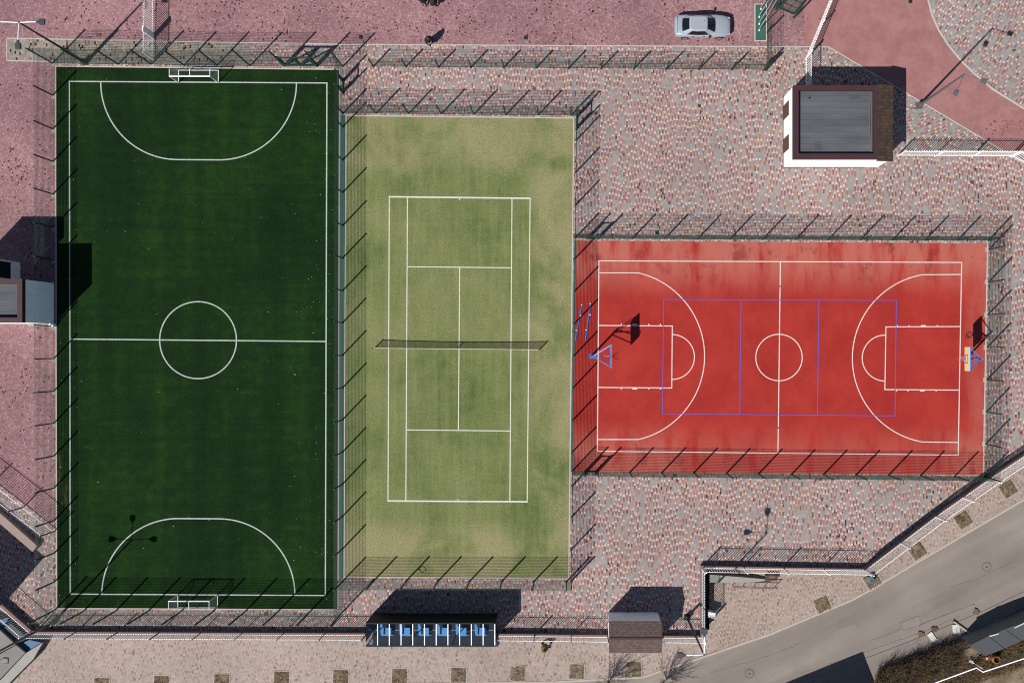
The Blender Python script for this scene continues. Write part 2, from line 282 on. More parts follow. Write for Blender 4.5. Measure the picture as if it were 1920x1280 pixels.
# ------------------------------------------------------------------ mesh helpers
class MB:
    def __init__(s): s.v = []; s.f = []
    def add(s, vs, fs):
        o = len(s.v); s.v += [tuple(p) for p in vs]; s.f += [tuple(o + k for k in f) for f in fs]; return s
    def box(s, c, d, rz=0.0):
        cx, cy, cz = c; hx, hy, hz = d[0] / 2, d[1] / 2, d[2] / 2; ca, sa = math.cos(rz), math.sin(rz); vs = []
        for z in (-hz, hz):
            for x, y in ((-hx, -hy), (hx, -hy), (hx, hy), (-hx, hy)): vs.append((cx + x * ca - y * sa, cy + x * sa + y * ca, cz + z))
        return s.add(vs, [(3, 2, 1, 0), (4, 5, 6, 7), (0, 1, 5, 4), (1, 2, 6, 5), (2, 3, 7, 6), (3, 0, 4, 7)])
    def bar(s, p, q, w, h=None):
        p = Vector(p); q = Vector(q); d = (q - p).normalized(); h = h or w
        up = Vector((0, 0, 1)) if abs(d.z) < 0.95 else Vector((1, 0, 0))
        a = d.cross(up).normalized() * w / 2; b = a.cross(d).normalized() * h / 2
        vs = [p - a - b, p + a - b, p + a + b, p - a + b, q - a - b, q + a - b, q + a + b, q - a + b]
        return s.add(vs, [(0, 1, 2, 3), (7, 6, 5, 4), (4, 5, 1, 0), (5, 6, 2, 1), (6, 7, 3, 2), (7, 4, 0, 3)])
    def tube(s, pts, r, n=8, cap=True):
        pts = [Vector(p) for p in pts]; rs = r if isinstance(r, (list, tuple)) else [r] * len(pts); rings = []
        prev = None
        for k, p in enumerate(pts):
            d = (pts[min(k + 1, len(pts) - 1)] - pts[max(k - 1, 0)]).normalized()
            if prev is None:
                a = d.orthogonal().normalized()
            else:
                a = (prev - d * prev.dot(d)).normalized()
            prev = a; b = d.cross(a)
            rings.append([p + (a * math.cos(t) + b * math.sin(t)) * rs[k] for t in [2 * math.pi * m / n for m in range(n)]])
        return s.loft(rings, cap)
    def loft(s, rings, cap=True):
        n = len(rings[0]); vs = [p for r in rings for p in r]; fs = []
        for k in range(len(rings) - 1):
            for m in range(n): fs.append((k * n + m, k * n + (m + 1) % n, (k + 1) * n + (m + 1) % n, (k + 1) * n + m))
        if cap: fs.append(tuple(range(n - 1, -1, -1))); fs.append(tuple((len(rings) - 1) * n + m for m in range(n)))
        return s.add(vs, fs)
    def prism(s, poly, z0, z1):
        n = len(poly); ar = sum(poly[k][0] * poly[(k + 1) % n][1] - poly[(k + 1) % n][0] * poly[k][1] for k in range(n))
        if ar < 0: poly = poly[::-1]
        vs = [(p[0], p[1], z0) for p in poly] + [(p[0], p[1], z1) for p in poly]
        fs = [tuple(range(n - 1, -1, -1)), tuple(range(n, 2 * n))] + [(k, (k + 1) % n, n + (k + 1) % n, n + k) for k in range(n)]
        return s.add(vs, fs)
    def sheet(s, poly, z):
        n = len(poly); ar = sum(poly[k][0] * poly[(k + 1) % n][1] - poly[(k + 1) % n][0] * poly[k][1] for k in range(n))
        if ar < 0: poly = poly[::-1]
        return s.add([(p[0], p[1], z) for p in poly], [tuple(range(n))])
    def ribbon(s, pts, w, z, closed=False, z1=None):
        pts = [Vector((p[0], p[1])) for p in pts]; n = len(pts); L = []; Rr = []
        for k in range(n):
            a = pts[k - 1] if (k > 0 or closed) else None; b = pts[(k + 1) % n] if (k < n - 1 or closed) else None
            d1 = (pts[k] - a).normalized() if a is not None else None; d2 = (b - pts[k]).normalized() if b is not None else None
            if d1 is None: d1 = d2
            if d2 is None: d2 = d1
            nn = Vector((-d1.y - d2.y, d1.x + d2.x)); nn.normalize(); m = max(0.35, nn.dot(Vector((-d1.y, d1.x))))
            o = nn * (w / 2 / m); L.append(pts[k] + o); Rr.append(pts[k] - o)
        rng = range(n if closed else n - 1)
        if z1 is None:
            for k in rng:
                q = (k + 1) % n; s.add([(*Rr[k], z), (*Rr[q], z), (*L[q], z), (*L[k], z)], [(0, 1, 2, 3)])
        else:
            for k in rng:
                q = (k + 1) % n; s.prism([Rr[k], Rr[q], L[q], L[k]], z, z1)
        return s
    def sphere(s, c, r, nu=10, nv=6):
        rx, ry, rz = r if isinstance(r, (tuple, list)) else (r, r, r); rings = []
        for k in range(1, nv):
            t = math.pi * k / nv; rings.append([(c[0] + rx * math.sin(t) * math.cos(2 * math.pi * m / nu), c[1] + ry * math.sin(t) * math.sin(2 * math.pi * m / nu), c[2] - rz * math.cos(t)) for m in range(nu)])
        return s.loft(rings)
    def mesh(s, name, mat, smooth=False):
        m = bpy.data.meshes.new(name); m.from_pydata(s.v, [], s.f); m.materials.append(MT[mat] if isinstance(mat, str) else mat)
        if smooth:
            for p in m.polygons: p.use_smooth = True
        m.update(); return m

def obj(name, mesh, parent=None, loc=(0, 0, 0), rz=0.0, scale=None, label=None, cat=None, group=None, kind=None):
    o = bpy.data.objects.new(name, mesh); COL.objects.link(o); o.location = loc; o.rotation_euler = (0, 0, rz)
    if scale: o.scale = scale
    if parent: o.parent = parent
    for k, v in (('label', label), ('category', cat), ('group', group), ('kind', kind)):
        if v: o[k] = v
    return o
def thing(name, label, cat, loc=(0, 0, 0), rz=0.0, group=None): return obj(name, None, None, loc, rz, None, label, cat, group)
def part(name, mb, mat, parent, smooth=False, loc=(0, 0, 0), rz=0.0, kind=None, label=None):
    return obj(name, mb.mesh(name, mat, smooth), parent, loc, rz, kind=kind, label=label)
def struct(name, mb, mat, parent=None, label=None): return obj(name, mb.mesh(name, mat), parent, kind='structure' if parent is None else None, label=label)
def P(l, z=0.0): return [W(x, y, z) for x, y in l]
def arc(cx, cy, r, a0, a1, n=40): return [(cx + r * math.cos(R(a0 + (a1 - a0) * k / n)), cy + r * math.sin(R(a0 + (a1 - a0) * k / n))) for k in range(n + 1)]

# ------------------------------------------------------------------ ground
ZL0, ZL1 = -0.10, -1.2
def zl(px):
    t = min(1, max(0, (px - 900) / 430.0)); return ZL0 + (ZL1 - ZL0) * t
XA, XB = (900 - NX) / S, (1330 - NX) / S
def zlx(x):
    t = min(1, max(0, (x - XA) / (XB - XA))); return ZL0 + (ZL1 - ZL0) * t
def WL(px, py, dz=0.0): return W(px, py, zl(px) + dz)
def lowsheet(polys, dz, mat, name):
    bm = bmesh.new()
    for poly in polys:
        bm.faces.new([bm.verts.new((WL(*p).x, WL(*p).y, 0)) for p in poly])
    for x in (XA, XB):
        bmesh.ops.bisect_plane(bm, geom=bm.verts[:] + bm.edges[:] + bm.faces[:], plane_co=(x, 0, 0), plane_no=(1, 0, 0))
    for v in bm.verts: v.co.z = zlx(v.co.x) + dz
    bm.normal_update()
    for f in bm.faces:
        if f.normal.z < 0: f.normal_flip()
    m = bpy.data.meshes.new(name); bm.to_mesh(m); bm.free(); m.materials.append(MT[mat]); return m

struct('ground', MB().sheet([(-500, -500), (500, -500), (500, 500), (-500, 500)], -2.2), 'earth')
FL = [(1316, 1192), (1316, 1061), (1618, 1066), (1750, 966), (1850, 896), (1920, 850), (2200, 660)]
terr = [(-900, -800), (2900, -800), (2900, 660)] + FL[::-1] + [(-60, 1192), (-900, 1192)]
struct('terrace', MB().prism([tuple(p) for p in P(terr)], -2.1, 0.0), 'pink')
plz = [(13, 72), (640, 83), (1554, 89), (1962, 331), (2300, 520), (2300, 600)] + FL[::-1] + [(-60, 1192), (-260, 1030), (-260, 720), (105, 986), (105, 117), (13, 114)]
struct('plaza', MB().sheet(P(plz), 0.004), 'plaza')
struct('path', MB().sheet(P([(1500, -300), (1740, -40)] + [(1740, 0), (1748, 30), (1760, 57), (1778, 85), (1800, 112), (1826, 138), (1862, 168), (1920, 204), (2000, 250), (2000, 353), (1554, 89), (1509, 88)]), 0.005), 'path')
ARC = [(1741, -60), (1740, 0), (1748, 30), (1760, 57), (1778, 85), (1800, 112), (1826, 138), (1862, 168), (1920, 204), (2000, 250)]
struct('circle_plaza', MB().sheet(P(ARC + [(2300, 250), (2300, -400), (1741, -400)]), 0.006), 'circle')
struct('plaza_wedge', MB().sheet(P([(1554, 90), (1896, 292), (1700, 292), (1700, 190), (1560, 112)]), 0.0075), 'fan')
struct('sandy_strip', MB().sheet(P([(13, 72), (470, 80), (470, 124), (13, 115)]), 0.006), 'strip')
# kerb edgings
kb = MB()
for l in ([(13, 72), (640, 83.5), (1554, 88.5), (1962, 331)], [(13, 72), (13, 114), (98, 116)]): kb.ribbon(P(l), 0.08, 0.0, z1=0.022)
struct('kerb', kb, 'kerb'); struct('kerb', MB().ribbon(P(ARC), 0.14, 0.0, z1=0.03), 'kerb')

FOOT = [(104.5, 124.5), (637, 130.5), (634, 1142), (106.5, 1140)]
TEN = [(649, 217), (1076, 221.5), (1066.5, 1084), (645, 1081)]
RED = [(1081, 451), (1851, 456.5), (1843, 889.5), (1074, 884.5)]
foot = struct('football_pitch', MB().sheet(P(FOOT), 0.008), 'turf')
tenn = struct('tennis_court', MB().sheet(P(TEN), 0.008), 'turf2')
redc = struct('basketball_court', MB().sheet(P(RED), 0.008), 'red')
for q, w in ((FOOT, 0.09), (TEN, 0.09)):
    struct('kerb', MB().ribbon(P(q), w, 0.0, True, z1=0.03), 'kerb')
struct('kerb', MB().ribbon(P([(1851.5, 456), (1843.5, 889)]), 0.08, 0.0, z1=0.025), 'kerb')
struct('rubber_strip', MB().sheet(P([(638.5, 216), (648, 216), (643.5, 1083), (635, 1083)]), 0.0085), 'teal')
struct('rubber_strip', MB().sheet(P([(1076.5, 451), (1081, 451), (1074, 884), (1069.5, 884)]), 0.0085), 'teal')

# painted lines
lm = MB(); z = 0.013; lw = 0.095
lm.ribbon(P([(130, 153), (613, 156), (610, 1115.5), (132, 1113)]), lw, z, True)
part('touch_line', lm, 'line_turf', foot)
part('halfway_line', MB().ribbon(P([(132.5, 635.5), (611, 640)]), lw, z + .004), 'line_turf', foot)
part('centre_circle', MB().ribbon(P(arc(371.5, 637.5, 72, 0, 360, 90)[:-1]), lw, z + .008, True), 'line_turf', foot)
part('goal_area_line', MB().ribbon(P(arc(334, 154.5, 145, 180, 90) + arc(411, 155, 145, 90, 0)), lw, z + .004), 'line_turf', foot)
part('goal_area_line', MB().ribbon(P(arc(334, 1114.5, 143, 180, 270) + arc(410, 1115, 143, 270, 360)), lw, z + .004), 'line_turf', foot)
def tl(name, pts, w=0.075, dz=0.0, closed=False): part(name, MB().ribbon(P(pts), w, z + dz, closed), 'line_tennis', tenn)
tl('side_line', [(730, 369), (727.5, 938.5)]); tl('side_line', [(994, 372), (988.5, 940)])
tl('side_line', [(764, 369.5), (761, 939)]); tl('side_line', [(960, 371.5), (956, 940)])
tl('base_line', [(728.7, 369), (995, 372)], 0.12, .004); tl('base_line', [(726.5, 938.5), (989.5, 940)], 0.12, .004)
tl('service_line', [(764, 500), (958.5, 502)], dz=.004); tl('service_line', [(762, 805.5), (957, 807.5)], dz=.004)
tl('centre_line', [(862, 501), (859.5, 806.5)], dz=.008)
tl('centre_mark', [(862, 371), (862, 375)], dz=.008); tl('centre_mark', [(858.7, 935), (858.7, 939)], dz=.008)
def rl(name, pts, w=0.075, dz=0.0, closed=False, mat='line_red'): part(name, MB().ribbon(P(pts), w, z + dz, closed), mat, redc)
rl('boundary_line', [(1123, 489), (1803, 492), (1796.5, 852.5), (1120, 845.5)], closed=True)
rl('halfway_line', [(1463, 490), (1462.6, 535)], dz=.004); rl('halfway_line', [(1462.5, 538), (1459.3, 800)], dz=.004); rl('halfway_line', [(1459.2, 803), (1458.5, 849)], dz=.004)
rl('centre_circle', arc(1460.5, 670, 43.5, 0, 360, 64)[:-1], dz=.008, closed=True)
rl('key_line', [(1122.5, 610), (1260.5, 611), (1259.5, 727), (1121, 726)], dz=.004)
rl('key_line', [(1801, 612), (1661, 612.7), (1659, 730), (1798, 731)], dz=.004)
rl('free_throw_arc', arc(1260, 669, 42, -90, 90), dz=.008); rl('free_throw_arc', arc(1659.5, 671, 43, 90, 270), dz=.008)
a1 = math.degrees(math.asin(156 / 160))
rl('three_point_line', [(1123, 511.5)] + arc(1161, 667.5, 160, -a1, a1, 50) + [(1121, 823.5)], dz=.012)
a2 = math.degrees(math.asin(157 / 159.5))
rl('three_point_line', [(1802, 514.5)] + arc(1757, 671.5, 159, 180 + a2, 180 - a2, 50) + [(1797, 829)], dz=.012)
for x, w in ((1165, 2), (1190, 9), (1216.5, 2), (1238, 2)):
    rl('key_mark', [(x - w / 2, 608.3), (x + w / 2, 608.3)], 0.12, .016); rl('key_mark', [(x - w / 2, 728.3), (x + w / 2, 728.3)], 0.12, .016)
for x, w in ((1757, 2), (1731, 9), (1704.5, 2), (1682.5, 2)):
    rl('key_mark', [(x - w / 2, 610.8), (x + w / 2, 610.8)], 0.12, .016); rl('key_mark', [(x - w / 2 - 2, 732), (x + w / 2 - 2, 732)], 0.12, .016)
rl('volleyball_line', [(1244.5, 561), (1680.5, 563), (1678, 779), (1242, 775)], 0.056, .02, True, 'line_blue')
rl('volleyball_line', [(1389.5, 562), (1387, 776.5)], 0.056, .024, mat='line_blue'); rl('volleyball_line', [(1535.5, 562.5), (1532.5, 777.5)], 0.056, .024, mat='line_blue')

# lower street level
KB = [(-400, 1292), (300, 1287), (800, 1281), (1040, 1278), (1205, 1269), (1440, 1190), (1598, 1124), (1620, 1112), (1760, 1030), (1920, 936), (2300, 712)]
obj('pavement', lowsheet([[(-400, 1180), (60, 1180), (1330, 1180), (1330, 1050), (1618, 1050), (1750, 950), (1850, 880), (1920, 835), (2300, 590)] + KB[::-1]], 0.0, 'walk', 'pavement'), kind='structure')
obj('pavement', lowsheet([[(1331, 1062), (1616, 1066), (1750, 968), (1850, 898), (1920, 852), (2200, 665), (2300, 712), (1920, 936), (1760, 1030), (1620, 1112), (1598, 1124), (1440, 1190), (1331, 1227)]], 0.004, 'walk2', 'pavement'), kind='structure')
RS = [(2300, 960), (1920, 1110), (1840, 1148), (1740, 1190), (1600, 1244), (1500, 1282), (1400, 1325), (-400, 1650)]
obj('road', lowsheet([KB + RS], -0.12, 'asphalt', 'road'), kind='structure')
def lowkerb(pts, w, dz0, dz1, name, mat):
    mb = MB()
    for (a, b) in zip(pts[:-1], pts[1:]):
        n = max(1, int(abs(b[0] - a[0]) / 60))
        for k in range(n):
            p = [a[0] + (b[0] - a[0]) * k / n, a[1] + (b[1] - a[1]) * k / n]; q = [a[0] + (b[0] - a[0]) * (k + 1) / n, a[1] + (b[1] - a[1]) * (k + 1) / n]
            A = WL(*p); B = WL(*q); d = (B - A).normalized(); e = Vector((-d.y, d.x, 0)).normalized() * w / 2; B = B - (B - A) * 0.004
            mb.add([A - e + Vector((0, 0, dz0)), A + e + Vector((0, 0, dz0)), B + e + Vector((0, 0, dz0)), B - e + Vector((0, 0, dz0)), A - e + Vector((0, 0, dz1)), A + e + Vector((0, 0, dz1)), B + e + Vector((0, 0, dz1)), B - e + Vector((0, 0, dz1))],
                   [(0, 1, 2, 3), (7, 6, 5, 4), (0, 4, 5, 1), (1, 5, 6, 2), (2, 6, 7, 3), (3, 7, 4, 0)])
    return struct(name, mb, mat)
lowkerb(KB, 0.16, -0.2, 0.025, 'kerb', 'kerb2')
obj('verge', lowsheet([[(p[0], p[1]) for p in RS] + [(-400, 2200), (2600, 2200), (2600, 960)]], -0.1, 'earth', 'verge'), kind='structure')
obj('footway', lowsheet([RS[:7] + [(1380, 1350), (1500, 1318), (1560, 1304), (1650, 1275), (1700, 1240), (1790, 1205), (1860, 1170), (1920, 1140), (2300, 985)]], -0.085, 'asphalt', 'footway'), kind='structure')
lowkerb(RS[:7], 0.06, -0.2, -0.07, 'kerb', 'concrete2')

rr = random.Random(21); road = bpy.data.objects['road']
MT['tar_shadow'] = plain('tar_and_cable_shadow', srgb(92, 84, 78), 0.9, 0.2, 3); MT['patch'] = plain('repair_patch', srgb(150, 141, 133), 0.95, 0.12, 2)
def crack_and_cable_shadow(pts, w, jit, name='crack_and_cable_shadow', mat='tar_shadow', dz=-.113):
    out = []
    for a, b in zip(pts[:-1], pts[1:]):
        n = max(2, int(math.hypot(b[0] - a[0], b[1] - a[1]) / 7))
        for k in range(n): out.append((a[0] + (b[0] - a[0]) * k / n + rr.uniform(-jit, jit), a[1] + (b[1] - a[1]) * k / n + rr.uniform(-jit, jit)))
    out.append(pts[-1]); mb = MB()
    for a, b in zip(out[:-1], out[1:]):
        A, B = WL(*a, dz), WL(*b, dz); d = (B - A).normalized(); e = Vector((-d.y, d.x, 0)) * w * rr.uniform(.3, .7); mb.add([A - e, B - e, B + e, A + e], [(0, 1, 2, 3)])
    part(name, mb, mat, road)
crack_and_cable_shadow([(1725, 1171), (1742, 1163), (1775, 1152), (1800, 1141), (1828, 1132)], .035, 1.2); crack_and_cable_shadow([(1690, 1178), (1660, 1190), (1630, 1200)], .02, 1.0)
crack_and_cable_shadow([(1500, 1262), (1610, 1226), (1740, 1180), (1800, 1154)], .02, .5); crack_and_cable_shadow([(1330, 1262), (1420, 1235), (1500, 1206)], .014, 1.2); crack_and_cable_shadow([(1780, 1100), (1830, 1086), (1900, 1052)], .014, 1.2)  # the long first line paints a cable's shadow beside the road edge
crack_and_cable_shadow([(1688, 1167), (1722, 1154), (1729, 1170), (1694, 1181), (1688, 1167)], .022, .3)
def patch(q): part('repair_patch', MB().add([WL(x, y, -.116) for x, y in q], [(0, 1, 2, 3)] if True else []), 'patch', road)
patch([(1689, 1168), (1694, 1181), (1729, 1170), (1722, 1154)]); patch([(1560, 1185), (1568, 1198), (1610, 1182), (1602, 1170)])

# ------------------------------------------------------------------ green mesh fences
_pm = {}; PL = 2.53
def panel_mesh(h):
    if ('p', h) not in _pm:
        mb = MB(); nz = int(round(h / 0.2))
        for k in range(nz + 1):
            zz = 0.06 + (h - 0.1) * k / nz; mb.box((PL / 2, 0, zz), (PL, 0.014, 0.015))
        for k in range(1, 26): mb.box((PL * k / 26, 0.011, h / 2 + .03), (0.0045, 0.0045, h - 0.06))
        _pm[('p', h)] = mb.mesh('mesh_panel', 'green')
    return _pm[('p', h)]
def post_mesh(h, w=0.085):
    if ('o', h, w) not in _pm:
        mb = MB().box((0, 0, h / 2), (w, w, h)); mb.box((0, 0, h + 0.01), (w + .02, w + .02, 0.02)); mb.box((0, 0, 0.008), (0.16, 0.16, 0.016)); _pm[('o', h, w)] = mb.mesh('post', 'green')
    return _pm[('o', h, w)]
BLK = MB().box((0, 0, 0.012), (0.36, 0.36, 0.024)).mesh('base_block', 'concrete')
def mesh_fence(pts, h, label, skip=(), blocks=0, boff=(0, 0), posts=None):
    o = W(*pts[0]); t = thing('mesh_fence', label, 'fence', o, group='green mesh fences round the courts')
    L = [W(*p) - o for p in pts]
    for k, p in enumerate(L):
        if posts is None or k in posts:
            obj('post', post_mesh(h), t, p)
            if blocks: obj('base_block', BLK, t, p + Vector((boff[0], boff[1], 0)))
    for k in range(len(L) - 1):
        if k in skip: continue
        d = L[k + 1] - L[k]; obj('mesh_panel', panel_mesh(h), t, L[k], math.atan2(d.y, d.x), (d.length / PL, 1, 1))
    return t
def gate(a, b, h, label, w=0.1, double=False):
    A = W(*a); B = W(*b) - A; t = thing('gate', label, 'gate', A, group='gates in the mesh fences'); d = B.normalized(); L = B.length; rz = math.atan2(B.y, B.x)
    for x in (0.07, L - 0.07): part('gate_post', MB().box((0, 0, h / 2), (w + .04, w + .04, h)), 'greenmid', t, loc=d * x)
    lv = [(0.16, L / 2 - 0.02), (L / 2 + 0.02, L - 0.16)] if double else [(0.16, L - 0.16)]
    for x0, x1 in lv:
        fr = MB(); e = w * 0.75
        for zz in (0.12, h - 0.1): fr.bar((x0, 0, zz), (x1, 0, zz), e)
        for x in (x0 + e / 2, x1 - e / 2): fr.bar((x, 0, 0.12), (x, 0, h - 0.1), e)
        if double: fr.bar((x0, 0, 0.15), (x1, 0, h - .15), e * 0.8)
        lf = part('gate_leaf', fr, 'greenmid', t, rz=rz)
        mb = MB()
        for k in range(1, 11): mb.box(((x0 + x1) / 2, 0, 0.12 + (h - .22) * k / 11), (x1 - x0, 0.01, 0.01))
        for k in range(1, int((x1 - x0) / 0.1)): mb.box((x0 + 0.1 * k, 0.008, h / 2), (0.006, 0.006, h - 0.25))
        part('wire_infill', mb, 'green', lf); part('latch', MB().box((x1 - 0.12, -0.06, 1.0), (0.14, 0.05, 0.1)), 'greymetal', lf)
    return t

mesh_fence([(99, 119), (161, 120), (222, 121), (284, 121), (345, 123), (407, 123), (469, 124), (532, 123.5), (596, 124), (643, 125)], 4.2, 'tall green mesh fence behind the upper football goal', skip=(7,), blocks=1, boff=(0.05, -.05))
gate((532, 123.5), (596, 124), 2.5, 'wide green double gate with cross braces near the football pitch corner', 0.14, True)
LY = [119, 179, 242, 303, 364, 426, 487, 549, 611, 672, 733, 793, 854, 914, 975, 1036, 1090, 1143]
mesh_fence([(99 + 3.5 * k / 17, y) for k, y in enumerate(LY)], 3.1, 'long green mesh fence down the left touchline of the football pitch', blocks=1, boff=(0.05, -.1), posts=[k for k in range(1, 17) if k != 7])
mesh_fence([(103, 1143), (157, 1145), (217, 1145), (278, 1145), (339, 1146), (399, 1146), (459, 1146.5), (520, 1147), (580, 1147), (641, 1148)], 4.2, 'tall green mesh fence behind the lower football goal', blocks=1, boff=(0, .05))
RY = [125, 149.5, 175, 213, 238, 300, 361, 423, 484, 545, 605, 666, 727, 787, 847.5, 907.5, 968, 1029, 1090, 1148]
mesh_fence([(643.3 - 2 * k / 19, y) for k, y in enumerate(RY)], 3.1, 'long green mesh fence between the football pitch and the tennis court', skip=(1,), posts=range(1, 19))
gate((643.2, 149.5), (643, 175), 2.1, 'small green gate beside the upper right corner of the football pitch')
mesh_fence([(643, 213), (705, 213), (766, 213.5), (827, 214), (888, 215), (948, 216), (1009, 216), (1070, 217), (1081, 217.5)], 3.1, 'green mesh fence along the upper end of the tennis court', blocks=1, boff=(0, 0), posts=range(1, 8))
TR = [217.5, 243, 263, 323, 384.5, 446, 485, 546, 607, 667, 726, 787, 846, 882, 910, 968, 1029, 1089]
mesh_fence([(1081 - 10 * (y - 217) / 870, y) for y in TR], 3.1, 'long green mesh fence between tennis court and red basketball court', skip=(0,))
gate((1081, 217.5), (1080.7, 243), 2.1, 'small green gate at the upper right corner of the tennis court')
mesh_fence([(641, 1090), (700, 1089), (761, 1089), (821, 1089), (880, 1089.5), (941, 1089), (1001, 1089.5), (1062, 1090), (1071, 1089)], 3.1, 'green mesh fence along the lower end of the tennis court', posts=range(1, 8))
mesh_fence([(1078.5, 446), (1100, 447), (1123, 447.5), (1185, 448), (1246, 448), (1307, 449), (1368, 449), (1429, 449.5), (1491, 449.5), (1552, 450), (1613, 450), (1673, 450.5), (1734, 451), (1795, 451), (1853, 451)], 3.1, 'green mesh fence along the upper side of the red court', skip=(1,), blocks=1, posts=range(1, 15))
gate((1100, 447), (1123, 447.5), 2.1, 'small green gate at the upper left corner of the red court')
mesh_fence([(1853, 451), (1854, 468), (1853, 529), (1852, 590), (1851, 651), (1850, 712), (1849, 772), (1848, 832), (1846, 891)], 3.1, 'green mesh fence along the right end of the red court', blocks=1, boff=(-.1, 0), posts=range(1, 8))
mesh_fence([(1073, 882), (1096, 884), (1120, 884.5), (1181, 885), (1241, 885.5), (1301, 886), (1362, 887), (1422, 888), (1484, 889), (1544, 889.5), (1605, 890), (1666, 890.5), (1726, 891.3), (1790, 892.5), (1846, 893)], 3.1, 'green mesh fence along the lower side of the red court', skip=(1,), posts=range(1, 15))
gate((1096, 884), (1120, 884.5), 2.1, 'small green gate at the lower left corner of the red court')
mesh_fence([(700 + 61.1 * k, 125 + 0.5 * k) for k in range(13)], 2.2, 'low green mesh fence crossing the patterned plaza below the parked car')
mesh_fence([(1437, 131), (1437.5, 123), (1438, 62), (1438.5, 1), (1439, -60)], 2.2, 'short green mesh fence running past the green flagpole bed')

# ------------------------------------------------------------------ white picket fences
PK = {}
def picket_mesh(z0, z1):
    k = (round(z0, 2), round(z1, 2))
    if k not in PK:
        mb = MB(); w = 0.03; zt = z1
        mb.box((0, 0, (z0 + zt) / 2), (w, w, zt - z0)); v = [(-.022, -.022, zt), (.022, -.022, zt), (.022, .022, zt), (-.022, .022, zt), (0, 0, zt + .1)]
        mb.add(v, [(0, 1, 4), (1, 2, 4), (2, 3, 4), (3, 0, 4), (3, 2, 1, 0)]); PK[k] = mb.mesh('picket', 'white')
    return PK[k]
def picket_fence(pts, label, z0=0.55, z1=2.25, sp=0.18, post=3.1, pw=0.07, pmat='greymetal', base=0.0, endposts=True):
    o = W(*pts[0]) + Vector((0, 0, base)); t = thing('picket_fence', label, 'fence', o, group='white picket fences'); L = [W(*p) - W(*pts[0]) for p in pts]
    for a, b in zip(L[:-1], L[1:]):
        d = b - a; ln = d.length; u = d / ln; rz = math.atan2(d.y, d.x); n = max(1, round(ln / post))
        for k in range(n + 1):
            if k == n and b is not L[-1]: continue
            part('post', MB().box((0, 0, (z1 + .12) / 2), (pw, pw, z1 + .12)), pmat, t, loc=a + u * (ln * k / n), rz=rz)
        for zz in (z0 + 0.18, z1 - 0.18): part('rail', MB().bar(a + Vector((0, 0, zz)) + u * .05, b + Vector((0, 0, zz)) - u * .05, 0.028, 0.045), 'white', t)
        m = int(ln / sp)
        for k in range(m): obj('picket', picket_mesh(z0 + .06, z1), t, a + u * (ln * (k + 0.5) / m) + Vector((-u.y, u.x, 0)) * 0.04, rz)
    return t
def low_wall(pts, label, w=0.22, h=0.52, mat='coping', base=-1.6):
    o = W(*pts[0]); t = thing('low_wall', label, 'wall', o, group='plinth walls under the picket fences'); L = [W(*p) - o for p in pts]
    part('wall_body', MB().ribbon(L, w, base, z1=h - .06), 'concrete2', t); part('coping', MB().ribbon(L, w + .07, h - .058, z1=h), mat, t)
low_wall([(66, 1183), (688, 1186)], 'low brown capped wall beside the lower football goal fence')
picket_fence([(68, 1183), (688, 1186)], 'white picket fence on the wall below the football pitch')
low_wall([(931, 1187), (1140, 1189.5)], 'low brown capped wall between the glazed shelter and the brown roofed hut')
picket_fence([(934, 1187), (1139, 1189.5)], 'white picket fence between the glazed shelter and the brown roofed hut', pmat='greymetal')
low_wall([(1235, 1190.5), (1315, 1191.5), (1315, 1061), (1618, 1066), (1750, 966), (1850, 896), (1920, 850), (2050, 763)], 'brown capped wall stepping round the sunken pavement and along the road')
picket_fence([(1236, 1190.5), (1315, 1191.5)], 'short white picket fence right of the brown roofed hut', pmat='white')
picket_fence([(1315, 1189), (1315, 1063)], 'white picket fence running up beside the sunken pavement', pmat='white', sp=0.2)
picket_fence([(1317, 1061), (1616, 1066)], 'white picket fence above the ramp and its concrete wall', pmat='white', sp=0.2, z1=2.45)
picket_fence([(1619, 1065), (1750, 966), (1850, 896), (1920, 850), (2050, 763)], 'long white picket fence along the road at the right', pmat='white', sp=0.2, z1=2.8)
low_wall([(64, 1182), (0, 1126), (-70, 1065)], 'low wall at the lower left corner beside the concrete roof', base=-0.5)
picket_fence([(63, 1181), (0, 1126), (-70, 1065)], 'white picket fence slanting across the lower left corner', pmat='white', sp=.17)
picket_fence([(103, 995), (45, 950), (-13, 905), (-70, 861)], 'white picket fence slanting off the left edge below the pink paving', z0=0.1, z1=2.4, pmat='greymetal', sp=.16)
picket_fence([(288, 112), (288, 73)], 'white picket gate panel joining the upper football fence', z0=0.1, z1=2.15, pmat='white', sp=0.16)
t = picket_fence([(288, 70), (289, 0), (290, -90)], 'white picket fence running off the top edge at the left', z0=0.1, z1=2.15, pmat='white', sp=0.18)
part('end_pier', MB().box((0, 0.05, 1.1), (0.1, 0.45, 2.2)), 'white', t)
picket_fence([(1510, 176), (1510, 112)], 'short white picket fence behind the white kiosk', z0=0.15, z1=2.2, pmat='white', sp=0.18)
picket_fence([(1511, 109), (1556, 0), (1600, -106)], 'white picket fence beside the red path at the top edge', z0=0.15, z1=2.2, pmat='white', sp=0.2)
picket_fence([(1682, 293), (1893, 294)], 'white picket fence from the kiosk towards the right edge', z0=0.2, z1=2.2, pmat='white', sp=0.19)
picket_fence([(1896, 295), (1990, 344)], 'white picket fence end cut by the right edge', z0=0.2, z1=2.2, pmat='white', sp=0.15)

